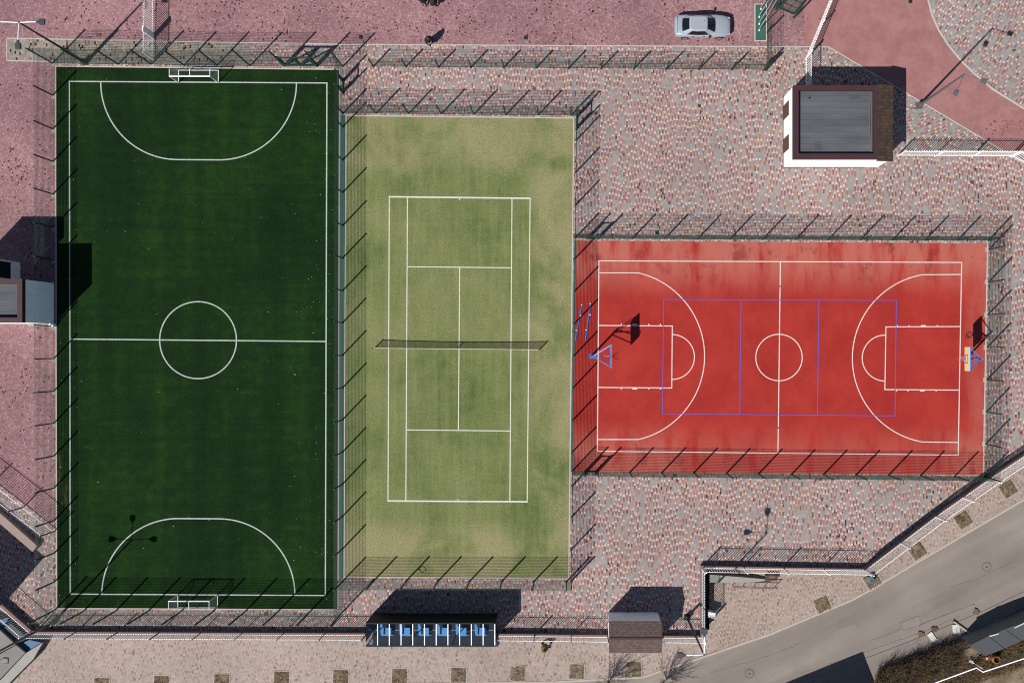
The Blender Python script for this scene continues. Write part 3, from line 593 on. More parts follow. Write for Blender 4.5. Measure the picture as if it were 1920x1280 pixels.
# ------------------------------------------------------------------ goals
def goal(px, py, sgn, label):
    o = W(px, py); t = thing('football_goal', label, 'goal', o, group='football goals'); w, h, d, dt = 3.1, 2.05, 0.98, 0.55; r = 0.045; y = sgn
    part('goal_frame', MB().tube([(-w / 2, 0, 0), (-w / 2, 0, h), (w / 2, 0, h), (w / 2, 0, 0)], r, 8), 'white', t)
    fb = MB()
    for x in (-w / 2, w / 2): fb.tube([(x, 0, 0.03), (x, y * d, 0.03)], 0.03, 6); fb.tube([(x, 0, h), (x, y * dt, h)], 0.022, 6); fb.tube([(x, y * dt, h), (x, y * d, 0.03)], 0.022, 6)
    fb.tube([(-w / 2, y * d, 0.03), (w / 2, y * d, 0.03)], 0.035, 6); fb.tube([(0, 0, h), (0, y * dt, h), (0, y * d, 0.03)], 0.022, 6)
    part('net_support', fb, 'white', t)
    nb = MB(); th = 0.004
    for k in range(25):
        x = -w / 2 + w * k / 24; nb.bar((x, 0, h - .02), (x, y * dt, h - .02), th); nb.bar((x, y * dt, h - .02), (x, y * d, 0.04), th)
    for k in range(6): yy = y * dt * k / 5; nb.bar((-w / 2, yy, h - .02), (w / 2, yy, h - .02), th)
    for k in range(1, 20): f = k / 20; nb.bar((-w / 2, y * (dt + (d - dt) * f), h * (1 - f)), (w / 2, y * (dt + (d - dt) * f), h * (1 - f)), th)
    for x in (-w / 2, w / 2):
        for k in range(1, 20): f = k / 20; nb.bar((x, 0, h * (1 - f)), (x, y * (dt + (d - dt) * f), h * (1 - f)), th)
        for k in range(1, 9): f = k / 9; nb.bar((x, y * dt * f, h), (x, y * d * f, 0.04), th)
    part('net', nb, 'netgrey', t)
goal(372.5, 155.5, 1, 'white framed football goal at the upper end of the pitch')
goal(371, 1115, -1, 'white framed football goal at the lower end of the pitch')

# ------------------------------------------------------------------ tennis net
A = W(703, 652.5); B = W(1011.5, 655.5); t = thing('tennis_net', 'black tennis net with white top band across the pale green court', 'net', A); d = B - A; rz = math.atan2(d.y, d.x); L = d.length
for x in (0, L): part('net_post', MB().tube([(x, 0, 0), (x, 0, 1.12)], 0.045, 8), 'green', t, rz=rz)
sag = lambda x: 1.07 - 0.15 * math.sin(math.pi * x / L)
nb = MB(); n = 150
for k in range(n): x = 0.05 + (L - .1) * k / (n - 1); nb.bar((x, 0, 0.04), (x, 0, sag(x)), 0.012)
for k in range(11):
    for m in range(20):
        x0 = L * m / 20; x1 = L * (m + 1) / 20; f = (k + .4) / 11; nb.bar((x0, .008, 0.03 + (sag(x0) - .03) * f), (x1, .008, .03 + (sag(x1) - .03) * f), 0.012)
part('netting', nb, 'netblack', t, rz=rz)
bb = MB()
for m in range(24): x0 = L * m / 24; x1 = L * (m + 1) / 24; bb.bar((x0, 0, sag(x0) - .02), (x1, 0, sag(x1) - .02), 0.035, 0.06)
part('top_band', bb, 'line_tennis', t, rz=rz); part('centre_strap', MB().box((L / 2, 0, 0.46), (0.05, 0.045, 0.9)), 'line_tennis', t, rz=rz)

# ------------------------------------------------------------------ basketball hoops
def hoop(px, py, dirx, boardx, rimx, label, back):
    o = W(px, py); t = thing('basketball_hoop', label, 'basketball hoop', o, group='basketball hoops'); u = dirx; bx = (boardx - px) / S; rx = (rimx - px) / S; hw = 0.9
    part('pole', MB().tube([(0, 0, 0), (0, 0, 3.45)], [0.085, 0.075], 10).box((0, 0, 0.02), (0.4, 0.4, 0.04)), 'blue', t)
    ar = MB()
    for s in (-1, 1):
        for z0, z1 in ((3.35, 3.85), (2.7, 2.98)): ar.bar((0, 0, z0), (bx - u * .03, s * (hw - .06), z1), 0.055)
    part('arm', ar, 'blue', t)
    br = MB().bar((0, 0, 3.0), (bx, 0, 3.1), 0.06); part('brace', br, 'blue', t)
    bd = part('backboard', MB().box((bx, 0, 3.42), (0.03, 2 * hw, 1.05)), 'board', t)
    fr = MB(); xb = bx - u * 0.035
    for zz in (2.9, 3.94): fr.bar((xb, -hw, zz), (xb, hw, zz), 0.07, 0.045)
    for s in (-1, 1): fr.bar((xb, s * (hw - .03), 2.9), (xb, s * (hw - .03), 3.94), 0.06)
    part('board_frame', fr, 'blue', bd)
    sq = MB(); xf = bx + u * 0.02
    for yy in (-.3, .3): sq.box((xf, yy, 3.3), (0.008, 0.05, 0.45))
    for zz in (3.09, 3.51): sq.box((xf, 0, zz), (0.008, 0.55, 0.05))
    part('target_square', sq, 'brown', bd)
    ring = [(rx + 0.225 * math.cos(a), 0.225 * math.sin(a), 3.05) for a in [2 * math.pi * k / 20 for k in range(20)]]
    rb = MB()
    for k in range(20): rb.bar(ring[k], ring[(k + 1) % 20], 0.028)
    rb.bar((bx, 0, 3.05), (rx - u * .2, 0, 3.05), 0.1, 0.03); rm = part('rim', rb, 'rimred', t)
    nb = MB()
    for k in range(12):
        a = 2 * math.pi * k / 12
        for tw in (0.5, -0.5): nb.bar((rx + .225 * math.cos(a), .225 * math.sin(a), 3.05), (rx + .13 * math.cos(a + tw), .13 * math.sin(a + tw), 2.65), 0.008)
    part('net', nb, 'netwhite' if back else 'rimred', rm)
hoop(1109, 667.3, 1, 1143, 1152.5, 'blue basketball hoop at the left end of the red court', False)
hoop(1811, 672.3, -1, 1783.5, 1774.5, 'blue basketball hoop with plywood board at the right end of the red court', True)

# blue posts lying by the fence
for (a, b, lab) in (((1091, 571), (1079, 638), 'blue steel post lying closest to the green fence on the red court'), ((1107, 569), (1098, 638), 'blue steel post lying second from the green fence on the red court')):
    A = W(*a); d = W(*b) - A; t = thing('volleyball_post', lab, 'post', A, math.atan2(d.y, d.x), group='blue posts lying on the red court'); L = d.length
    part('tube', MB().tube([(0, 0, 0.06), (L, 0, 0.06)], 0.05, 8), 'blue', t); part('hook', MB().box((L * .3, 0.07, 0.07), (0.08, 0.1, 0.06)).box((L * .72, -.07, 0.07), (0.06, 0.1, 0.05)), 'white', t); part('end_cap', MB().box((0, 0, 0.06), (0.05, 0.11, 0.11)), 'white', t)

# ------------------------------------------------------------------ lamp posts
def lamp(px, py, h, heads, label, z=0.0, headmat='lamp', arm=1.25, rect=False, polemat='greymetal'):
    o = W(px, py, z); t = thing('lamp_post', label, 'lamp post', o, group='tall lamp posts')
    part('pole', MB().tube([(0, 0, 0), (0, 0, 1.2), (0, 0, h)], [0.11, 0.10, 0.055], 10), polemat, t); part('base_plate', MB().box((0, 0, 0.02), (0.5, 0.5, 0.04)).box((0, 0, 0.35), (0.3, 0.3, 0.6)), polemat, t)
    for a in heads:
        ca, sa = math.cos(R(a)), math.sin(R(a))
        part('arm', MB().tube([(0, 0, h - .1), (ca * arm * .5, sa * arm * .5, h + .02), (ca * arm, sa * arm, h + .06)], 0.03, 6), 'white' if not rect else 'greymetal', t)
        if rect: hb = MB().loft([[(x * .42, y * .16, zz) for x, y in ((0, -1), (1, -1), (1, 1), (0, 1))] for zz in (-.05, .05)]).box((0.25, 0, 0.08), (0.22, 0.18, 0.06))
        else:
            pl = [(x_ * .82, y_ * .82) for x_, y_ in ((0, -.07), (.15, -.1), (.32, -.27), (.72, -.25), (.74, .25), (.32, .27), (.15, .1), (0, .07))]
            hb = MB().loft([[(x, y, -.05) for x, y in pl], [(x, y, .02) for x, y in pl], [(x * .94 + .02, y * .75, .09) for x, y in pl]])
        part('lamp_head', hb, headmat, t, loc=(ca * arm, sa * arm, h + .06), rz=R(a))
lamp(160, 117, 10.4, (0, 180, 270), 'three headed lamp post leaning into view at the upper left corner', polemat='darkmetal')
lamp(100, 1166, 10.4, (0, 90, 180), 'three headed lamp post casting its shadow on the lower football penalty area')
lamp(1288, 1156, 10.6, (180, 90), 'two headed lamp post beside the brown roofed hut', polemat='darkmetal')
lamp(1722, 199, 9.8, (-20, -115), 'two headed lamp post on the red path near the white kiosk', headmat='greymetal', rect=True, arm=1.2)

# ------------------------------------------------------------------ buildings
def wallbox(x0, x1, y0, y1, z0, z1): return MB().box(((x0 + x1) / 2, (y0 + y1) / 2, (z0 + z1) / 2), (x1 - x0, y1 - y0, z1 - z0))
def rect(l, t_, r, b):
    p = W(l, b); q = W(r, t_); return p.x, q.x, p.y, q.y
x0, x1, y0, y1 = rect(1469, 183, 1619, 313.5); o = Vector(((x0 + x1) / 2, (y0 + y1) / 2, 0)); hx, hy = (x1 - x0) / 2, (y1 - y0) / 2
t = thing('kiosk', 'white walled kiosk with maroon parapet and grey ribbed roof', 'building', o)
part('wall', wallbox(-hx, hx, -hy, hy, 0, 3.45), 'wall', t)
rf = part('roof', wallbox(-hx + .3, hx - .3, -hy + .3, hy - .3, 3.452, 3.5), 'felt', t)
for nm, q in (('parapet', (-hx - .02, -hx + .36, -hy - .02, hy + .02)), ('parapet', (hx - .3, hx - .02, -hy - .02, hy + .02)), ('parapet', (-hx + .362, hx - .302, -hy - .02, -hy + .36)), ('parapet', (-hx + .362, hx - .302, hy - .36, hy + .02))):
    part(nm, wallbox(*q, 3.4, 3.86), 'trim', t)
part('shingle_slope', MB().add([(hx - .02, -hy - .15, 3.87), (hx + 1.27, -hy - .15, 3.5), (hx + 1.27, hy + .1, 3.5), (hx - .02, hy + .1, 3.87), (hx - .02, -hy - .15, 3.6), (hx + 1.27, -hy - .15, 3.42), (hx + 1.27, hy + .1, 3.42), (hx - .02, hy + .1, 3.6)], [(0, 1, 2, 3), (7, 6, 5, 4), (0, 4, 5, 1), (1, 5, 6, 2), (2, 6, 7, 3), (3, 7, 4, 0)]), 'shingle', t)
part('annex_wall', wallbox(hx + .002, hx + 1.1, -hy, hy, 0, 3.4), 'wall', t)
for yy in (hy - 1.25, -hy + 1.6):
    dr = part('door', wallbox(-hx - .04, -hx + .05, yy - .55, yy + .55, 0.02, 2.1), 'brown', t); part('handle', MB().box((-hx - .07, yy + .4, 1.0), (.06, .04, .14)), 'greymetal', dr)
part('drain_pipe', MB().tube([(hx - .5, hy - .8, 3.5), (hx - .5, -.2, 3.56), (hx - .5, -.9, 3.54)], 0.035, 6), 'greymetal', t)
part('vent_pipe', MB().tube([(-hx + 1.1, hy - 1.0, 3.5), (-hx + 1.1, hy - 1.0, 3.8)], .06, 8), 'greymetal', t); part('felt_patch', MB().box((hx - 1.6, hy - .75, 3.504), (.8, .35, .008)), 'slate', t); part('felt_patch', MB().box((-hx + 1.9, -hy + 1.0, 3.504), (.5, .6, .008), .1), 'slate', t)
part('gutter', MB().box((hx - .36, 0, 3.53), (.1, 2 * hy - .8, .06)), 'greymetal', t)
part('skirting', wallbox(-hx - .05, hx + .05, -hy - .05, hy + .05, 0, 0.06), 'brown', t)

x0, x1, y0, y1 = rect(1140, 1147, 1233, 1201); o = Vector(((x0 + x1) / 2, (y0 + y1) / 2, 0)); hx, hy = (x1 - x0) / 2, (y1 - y0) / 2
t = thing('guard_hut', 'small hut with brown shingle gable roof on the fence line', 'building', o)
part('wall', wallbox(-hx, hx, -hy, hy, -1.4, 3.12), 'wall', t)
for s, nm in ((1, 'roof_slope'), (-1, 'roof_slope')):
    e = 0.06
    part(nm, MB().add([(-hx - e, s * (hy + e), 3.14), (hx + e, s * (hy + e), 3.14), (hx + e, 0, 3.5), (-hx - e, 0, 3.5), (-hx - e, s * (hy + e), 3.06), (hx + e, s * (hy + e), 3.06), (hx + e, 0, 3.42), (-hx - e, 0, 3.42)], [(0, 1, 2, 3), (7, 6, 5, 4), (0, 4, 5, 1), (1, 5, 6, 2), (2, 6, 7, 3), (3, 7, 4, 0)]), 'shingle2', t)
part('ridge_cap', MB().bar((-hx - .06, 0, 3.51), (hx + .06, 0, 3.51), 0.14, 0.03), 'trim', t)
part('window', wallbox(-.7, .7, -hy - .03, -hy + .02, 1.0, 2.1), 'carglass', t); part('downpipe', MB().tube([(-hx - .05, hy - .1, 0), (-hx - .05, hy - .1, 3.1)], .04, 6), 'white', t)

# left building
x0, x1, y0, y1 = rect(-90, 531, 101, 607); o = Vector(((x0 + x1) / 2, (y0 + y1) / 2, 0)); hx, hy = (x1 - x0) / 2, (y1 - y0) / 2
t = thing('stair_building', 'white building with maroon parapet cut by the left edge', 'building', o); hb = 4.55
part('wall', wallbox(-hx, hx, -hy, hy, 0, hb), 'wall', t); part('roof', wallbox(-hx + .3, hx - .3, -hy + .3, hy - .3, hb + .002, hb + .05), 'felt', t)
for q in ((-hx - .02, -hx + .34, -hy - .02, hy + .02), (hx - .34, hx + .02, -hy - .02, hy + .02), (-hx + .342, hx - .342, -hy - .02, -hy + .34), (-hx + .342, hx - .342, hy - .34, hy + .02)): part('parapet', wallbox(*q, hb - .05, hb + .45), 'trim', t)
part('wall_bracket', MB().box((hx + .02, -hy - .12, .3), (0.35, 0.2, 0.5)), 'white', t); part('door_sill', MB().box((hx - 1.0, -hy - .1, .05), (2.0, 0.16, .1)), 'concrete', t)
x0, x1, y0, y1 = rect(-40, 492, 38, 530); o2 = Vector(((x0 + x1) / 2, (y0 + y1) / 2, 0)); hx, hy = (x1 - x0) / 2, (y1 - y0) / 2
t = thing('rear_tower', 'taller grey block behind the white building at the left edge', 'building', o2)
part('wall', wallbox(-hx, hx, -hy, hy, 0, 5.6), 'wall', t); part('roof', wallbox(-hx - .02, hx + .02, -hy - .02, hy + .02, 5.602, 5.75), 'trim', t); part('window', wallbox(hx - .05, hx + .02, -hy + .2, hy - .12, 1.5, 4.4), 'black', t)

# buildings outside the frame whose shade reaches in
def boxbuilding(cx, cy, sx, sy, h, rz, label, z=0.0):
    t = thing('building', label, 'building', (cx, cy, z), rz)
    part('wall', MB().box((0, 0, h / 2), (sx, sy, h)), 'wall', t); part('roof', MB().box((0, 0, h + .06), (sx + .3, sy + .3, .12)), 'slate', t)
p = W(-8, 1134); av = Vector((.65, .76, 0)); bv = Vector((.76, -.65, 0)); q = p - av * 2.6 - bv * 4; boxbuilding(q.x, q.y, 8, 5, 6.1, math.atan2(-.65, .76), 'pale block outside the lower left whose shade crosses the wall')
p = W(1578, 1322, -1.3); boxbuilding(p.x - 4.2, p.y - 2.6, 9, 5, 4.2, R(22), 'pale block below the bottom edge shading the footway', -1.3)

# ------------------------------------------------------------------ glazed shelter
x0, x1, y0, y1 = rect(699, 1149, 933, 1192); o = Vector(((x0 + x1) / 2, (y0 + y1) / 2, 0)); hx, hy = (x1 - x0) / 2, (y1 - y0) / 2
t = thing('shelter', 'long smoked glass shelter with white roof ribs and blue seats', 'shelter', o); zr = 3.02
part('floor_slab', wallbox(-hx, hx, -hy - .8, hy, -0.3, 0.03), 'floordark', t); part('back_wall', wallbox(-hx, hx, hy - .08, hy, 0.032, zr), 'black', t)
part('side_wall', wallbox(hx - .06, hx, -hy + .1, hy - .082, 0.032, zr - .02), 'smoke', t); part('side_wall', wallbox(-hx, -hx + .04, -hy + .4, hy - .082, 0.032, zr - .02), 'smoke', t)
part('front_beam', wallbox(-hx, hx, -hy, -hy + .14, zr - .12, zr + .02), 'black', t); part('rear_beam', wallbox(-hx, hx, hy - .078, hy + .02, zr + .002, zr + .05), 'black', t)
n = 11; xs = [-hx + .02 + (2 * hx - .04) * k / n for k in range(n + 1)]
for k in range(n): part('roof_pane', wallbox(xs[k] + .03, xs[k + 1] - .03, -hy + .142, hy - .08, zr - .01, zr), 'smoke', t)
for k in range(1, n + 1): part('rib', MB().box((xs[k], .03, zr + .03), (0.055, 2 * hy - .2, 0.05)), 'white', t)
for x in (-hx + .1, -hx / 3, hx / 3, hx - .1): part('column', MB().box((x, -hy + .07, (zr - .12) / 2 + .016), (.06, .06, zr - .15)), 'darkmetal', t)
for k in range(6):
    sx = -hx + 0.98 + k * 1.46; st = part('seat', MB().box((sx + .22, -.42, .45), (.62, .6, .06)).box((sx + .2, -.42, .2), (.1, .2, .4)), 'bluebright', t)
    part('backrest', MB().prism([(sx - .30, .62), (sx - .02, -.1), (sx - .05, -.72), (sx - .24, -.62)], .62, .68), 'bluebright', st)
    part('foot_plate', MB().prism([(sx, -.70), (sx + .75, -.74), (sx + .4, -.82), (sx, -.80)], .2, .24), 'bluebright', st)
part('kerb_strip', MB().box((0, -hy + .5, .05), (2 * hx - .6, .06, .03)), 'concrete', t)

# ------------------------------------------------------------------ ramp by the sunken pavement
A = WL(1328, 1072); t = thing('ramp_wall', 'tapering concrete cheek wall under the white fence', 'wall', A)
x = lambda px: (px - 1328) / S
part('cheek_wall', MB().add([(0, 0, 0), (x(1456), -.6, 0), (x(1456), -.75, 0), (0, -.62, 0), (0, 0, .95), (x(1456), -.6, .12), (x(1456), -.75, .12), (0, -.62, .95)], [(0, 1, 2, 3), (7, 6, 5, 4), (0, 4, 5, 1), (1, 5, 6, 2), (2, 6, 7, 3), (3, 7, 4, 0)]), 'concrete', t)
A = WL(1372, 1096); t = thing('ramp_railing', 'thin brown handrail beside the tapering concrete wall', 'railing', A); rl_ = MB()
for zz in (.45, .9): rl_.bar((0, 0, zz), (3.5, -.1, zz), .04)
part('rail', rl_, 'brown', t)
for k in range(5): part('post', MB().box((.05 + .85 * k, -.025 * k, .45), (.04, .04, .9)), 'brown', t)
A = WL(1444, 1081); t = thing('bench', 'small brown bench below the white fence ramp', 'bench', A)
for k in range(3): part('slat', MB().box((0, -.16 + .16 * k, .43), (1.0, .12, .035)), 'brown', t)
for s in (-1, 1): part('leg', MB().box((s * .4, 0, .2), (.06, .4, .4)), 'darkmetal', t)

# ------------------------------------------------------------------ car
o = W(1315, 54); t = thing('car', 'silver saloon car parked on the pink paving', 'car', o)
ST = [(-2.17, .60, .82, .38), (-2.11, .74, .93, .28), (-1.9, .81, .985, .22), (-1.3, .85, .97, .2), (-.6, .86, .94, .2), (.4, .865, .93, .2), (1.0, .855, .95, .2), (1.45, .84, .89, .22), (1.85, .78, .80, .24), (2.08, .66, .72, .28), (2.18, .5, .62, .36)]
rings = []
for (xx, hw, zt, zb) in ST:
    pr = [(hw * .8, zb), (hw * .97, zb + .1), (hw, zb + .28), (hw * .99, zt - .16), (hw * .94, zt - .05), (hw * .8, zt - .005), (hw * .4, zt + .03)]
    rings.append([(xx, -y, zz) for y, zz in pr[::1]] + [(xx, y, zz) for y, zz in pr[::-1]])
part('body', MB().loft(rings), 'carpaint', t, True)
base = [(1.02, .3), (.92, .58), (.62, .775), (-.4, .79), (-1.35, .74), (-1.6, .56), (-1.68, .3)]; roof = [(.30, .28), (.28, .46), (.18, .575), (-.4, .60), (-.95, .565), (-1.04, .45), (-1.06, .28)]
zb_, zr_ = .93, 1.40
B3 = [(x, y, zb_) for x, y in base]; R3 = [(x, y, zr_ - .03) for x, y in roof]
ringB = B3 + [(x, -y, zz) for x, y, zz in B3[::-1]]; ringR = R3 + [(x, -y, zz) for x, y, zz in R3[::-1]]
ringT = [(x * .9 - .03, y * .82, zr_ + .01) for x, y, zz in ringR]
part('cabin', MB().loft([ringB, ringR, ringT]), 'carpaint', t, False)
def panes(quads, name, k=0.92, push=0.012):
    pts = [Vector(p) for q in quads for p in q]; c = sum(pts, Vector()) / len(pts); mb = MB()
    nrm = Vector()
    for q in quads: a, b, d = Vector(q[0]), Vector(q[1]), Vector(q[3]); nrm += (b - a).cross(d - a)
    nrm.normalize()
    if nrm.dot(c - Vector((-.35, 0, 1.0))) < 0: nrm = -nrm
    for q in quads: mb.add([c + (Vector(p) - c) * k + nrm * push for p in q], [(0, 1, 2, 3)])
    part(name, mb, 'carglass', t)
n = len(ringB)
def Q(i, j): return [ringB[i], ringB[j], ringR[j], ringR[i]]
panes([Q(1, 0), Q(0, n - 1), Q(n - 1, n - 2)], 'windscreen', .94, .02); panes([Q(5, 6), Q(6, n - 7), Q(n - 7, n - 6)], 'rear_window', .92, .02)
panes([Q(2, 3), Q(3, 4)], 'side_window', .86, .016); panes([Q(n - 3, n - 4), Q(n - 4, n - 5)], 'side_window', .86, .016)
for xx in (-1.32, 1.34):
    for s in (-1, 1):
        cy = s * .78; ring = lambda r, y: [(xx + r * math.cos(2 * math.pi * k / 18), y, .31 + r * math.sin(2 * math.pi * k / 18)) for k in range(18)]
        wh = part('wheel', MB().loft([ring(.29, cy - .1), ring(.31, cy - .07), ring(.31, cy + .07), ring(.29, cy + .1)]), 'rubber', t); part('rim', MB().loft([ring(.2, cy + s * .1), ring(.17, cy + s * .115)]), 'chrome', wh)
for s in (-1, 1):
    part('mirror', MB().box((.52, s * .93, .98), (.12, .2, .12)), 'black', t); part('headlight', MB().box((2.0, s * .56, .655), (.2, .24, .1), -s * .4), 'lens', t)
    part('tail_light', MB().box((-2.1, s * .58, .82), (.1, .24, .12), s * .25), 'redp', t)
    for xx in (-.75, .1): part('door_handle', MB().box((xx, s * .862, .80), (.16, .03, .03)), 'black', t)
part('boot_seam', MB().bar((-1.98, -.66, .985), (-1.98, .66, .985), .025, .03), 'black', t); part('bonnet_seam', MB().bar((1.0, -.62, .975), (1.0, .62, .975), .015, .02), 'black', t)
part('bumper', MB().box((2.12, 0, .5), (.16, 1.1, .14)), 'carpaint', t); part('grille', MB().box((2.165, 0, .63), (.06, .5, .08)), 'black', t); part('aerial', MB().box((.05, .2, 1.42), (.06, .03, .03)), 'black', t)

# ------------------------------------------------------------------ people
def person(px, py, z, heading, label, top, legs, shoes, arms='walk', stride=0.25, coat=False):
    J = {}; E = []
    def j(n, x, y, zz, r, par=None):
        J[n] = (Vector((x, y, zz)), r)
        if par: E.append((par, n))
    j('pel', 0, 0, .95, .125); j('waist', 0, .0, 1.1, .12, 'pel'); j('chest', 0, -.01, 1.3, .145, 'waist'); j('neck', 0, 0, 1.5, .055, 'chest'); j('jaw', 0, .02, 1.56, .075, 'neck'); j('head', 0, .015, 1.65, .095, 'jaw'); j('crown', 0, 0, 1.74, .06, 'head')
    j('nose', 0, .125, 1.62, .014, 'jaw')
    for s, nm in ((-1, 'l'), (1, 'r')):
        st = stride * s
        j('hip' + nm, s * .1, 0, .88, .095, 'pel'); j('knee' + nm, s * .11, st * .55 + .05, .49, .062, 'hip' + nm); j('ank' + nm, s * .11, st, .09 + (.06 if st < 0 else 0), .042, 'knee' + nm); j('toe' + nm, s * .13, st + .18, .035, .036, 'ank' + nm)
        j('sho' + nm, s * .2, 0, 1.42, .066, 'chest')
        if arms == 'hips': el, wr = (s * .42, -.06, 1.18), (s * .22, .12, 1.02)
        elif arms == 'front': el, wr = (s * .3, .02, 1.16), (s * .12, .26, 1.16)
        else: el, wr = (s * .27, -st * .4, 1.15), (s * .28, -st * .9 + .1, .93)
        j('elb' + nm, *el, .048, 'sho' + nm); j('wri' + nm, *wr, .032, 'elb' + nm)
        e, w = Vector(el), Vector(wr); dd = (w - e).normalized(); side = Vector((0, 1, 0)) if abs(dd.y) < .8 else Vector((1, 0, 0)); side = (side - dd * side.dot(dd)).normalized()
        pm = w + dd * .07; j('palm' + nm, *pm, .034, 'wri' + nm)
        for q in range(4):
            b = pm + dd * .03 + side * (.022 * (q - 1.5)); l = (.06, .075, .07, .055)[q]; m = b + dd * l * .6; tip = m + (dd * .6 + side.cross(dd) * .5) * l * .6
            j(f'f{q}{nm}', *m, .009, 'palm' + nm); j(f'g{q}{nm}', *tip, .008, f'f{q}{nm}')
        tb = w + dd * .03 + side * .045; j('th' + nm, *tb, .011, 'wri' + nm); j('tt' + nm, *(tb + dd * .05 + side * .015), .009, 'th' + nm)
    names = list(J); idx = {n: k for k, n in enumerate(names)}
    bm = bmesh.new(); sk = bm.verts.layers.skin.verify()
    for n_ in names:
        v = bm.verts.new(J[n_][0]); r = J[n_][1] * (1.35 if n_[:3] in ('pel', 'wai', 'che', 'hip', 'kne', 'ank', 'toe', 'sho', 'elb') else 1.0); v[sk].radius = (r * (1.35 if n_ in ('pel', 'waist', 'chest') else 1), r * (.9 if n_ in ('pel', 'waist', 'chest') else 1)); v[sk].use_root = n_ == 'pel'
    bm.verts.ensure_lookup_table()
    for a, b in E: bm.edges.new((bm.verts[idx[a]], bm.verts[idx[b]]))
    m = bpy.data.meshes.new('tmp'); bm.to_mesh(m); bm.free()
    tmp = bpy.data.objects.new('tmp', m); COL.objects.link(tmp); tmp.modifiers.new('s', 'SKIN'); ss = tmp.modifiers.new('d', 'SUBSURF'); ss.levels = 1; ss.render_levels = 1
    dg = bpy.context.evaluated_depsgraph_get(); me = bpy.data.meshes.new_from_object(tmp.evaluated_get(dg)); bpy.data.objects.remove(tmp)
    me.name = 'body'; me.materials.clear()
    for k in ('skin', top, legs, shoes): me.materials.append(MT[k])
    hands = [J['wril'][0], J['wrir'][0], J['palml'][0], J['palmr'][0]]
    for p in me.polygons:
        c = p.center; p.use_smooth = True
        if c.z > 1.50: k = 0
        elif min((c - hh).length for hh in hands[2:]) < .11 and min((c - J[q][0]).length for q in ('elbl', 'elbr')) > .17 and c.z > .6: k = 0
        elif c.z > .9: k = 1
        elif c.z > .1: k = 2
        else: k = 3
        p.material_index = k
    t = thing('person', label, 'person', W(px, py, z), heading)
    obj('body', me, t)
    hr = MB().sphere((0, -.02, 1.68), (.105, .115, .105), 12, 8); part('hair', hr, 'hair', t, True)
    ff = MB()
    for s in (-1, 1): ff.sphere((s * .035, .10, 1.645), .012, 6, 4); ff.sphere((s * .1, .0, 1.63), (.012, .022, .03), 6, 4)
    ff.box((0, .098, 1.565), (.05, .012, .01)); part('face', ff, 'skin', t)
    if coat:
        rg = []
        k_ = .62 if coat == 'long' else .84
        for zz, rx, ry in ((k_, .34, .29), (.5 * k_ + .48, .33, .27), (1.0, .29, .22), (1.2, .29, .21), (1.38, .3, .19), (1.47, .22, .15), (1.53, .1, .1)): rg.append([(rx * math.cos(2 * math.pi * k / 16), ry * math.sin(2 * math.pi * k / 16), zz) for k in range(16)])
        part('coat', MB().loft(rg, False), top, t, True)
    return t
person(807, 82, 0, R(200), 'person in a long black coat standing on the pink paving', 'coat', 'jeans', 'shoe', 'front', .12, 'long')
person(797, 6, 0, R(60), 'person in dark clothes cut by the top edge, left of a pair', 'coat', 'jeans', 'shoe', 'walk', .22, 'short')
person(815, 10, 0, R(100), 'person in plum jacket cut by the top edge, right of a pair', 'plum', 'coat', 'shoedark', 'walk', .2, 'short')
person(1022, 1208, zl(1022) + .002, R(-100), 'person in olive jacket walking on the lower pavement', 'olive', 'navy', 'shoedark', 'walk', .3, 'short')

# ------------------------------------------------------------------ flagpole bed
o = W(1426, 43); t = thing('planter_bed', 'green turf bed with white kerb under the flagpoles', 'planter', o)
part('turf', MB().box((0, 0, .05), (.82, 2.76, .06)), 'teal', t)
fr = MB()
for s in (-1, 1): fr.box((s * .45, 0, .05), (.08, 2.95, .1)); fr.box((0, s * 1.435, .05), (.818, .08, .098))
part('edging', fr, 'kerb', t)
for k, yy in enumerate((57, 45, 32, 17)):
    o = W(1422.5 + (3 if k == 3 else 0), yy); o.z = .08
    t = thing('flagpole', ('lowest', 'second from lowest', 'third from lowest', 'topmost')[k] + ' white flagpole in the green kerbed bed', 'flagpole', o, group='white flagpoles')
    part('pole', MB().tube([(0, 0, 0), (0, 0, 9.5)], [.04, .022], 8), 'polegrey', t); part('foot', MB().box((.02, -.05, .03), (.1, .1, .04)), 'white', t); part('finial', MB().sphere((0, 0, 9.53), .06, 8, 5), 'white', t)
# green framed lattice panel beside the flagpoles
o = W(1462, 48); t = thing('lattice_frame', 'green steel lattice frame high beside the flagpoles', 'frame', o); c = [W(x, y, 6.0) - o for x, y in ((1451, 10), (1489, 26), (1520, -12), (1484, -30))]
fb = MB()
for k in range(4): fb.bar(c[k], c[(k + 1) % 4], .14)
part('frame', fb, 'greenmid', t); lb = MB()
for k in range(1, 4): f = k / 4; lb.bar(c[0].lerp(c[3], f), c[1].lerp(c[2], f), .05)
for k in range(1, 3): f = k / 3; lb.bar(c[0].lerp(c[1], f), c[3].lerp(c[2], f), .05)
part('bar', lb, 'greenmid', t); gb = MB()
for k in range(1, 24): f = k / 24; gb.bar(c[0].lerp(c[3], f), c[1].lerp(c[2], f), .012); gb.bar(c[0].lerp(c[1], f), c[3].lerp(c[2], f), .012)
part('wire_infill', gb, 'green', t)
for q in (3, 2): part('post', MB().bar((c[q].x, c[q].y, 0), c[q], .1), 'greenmid', t)

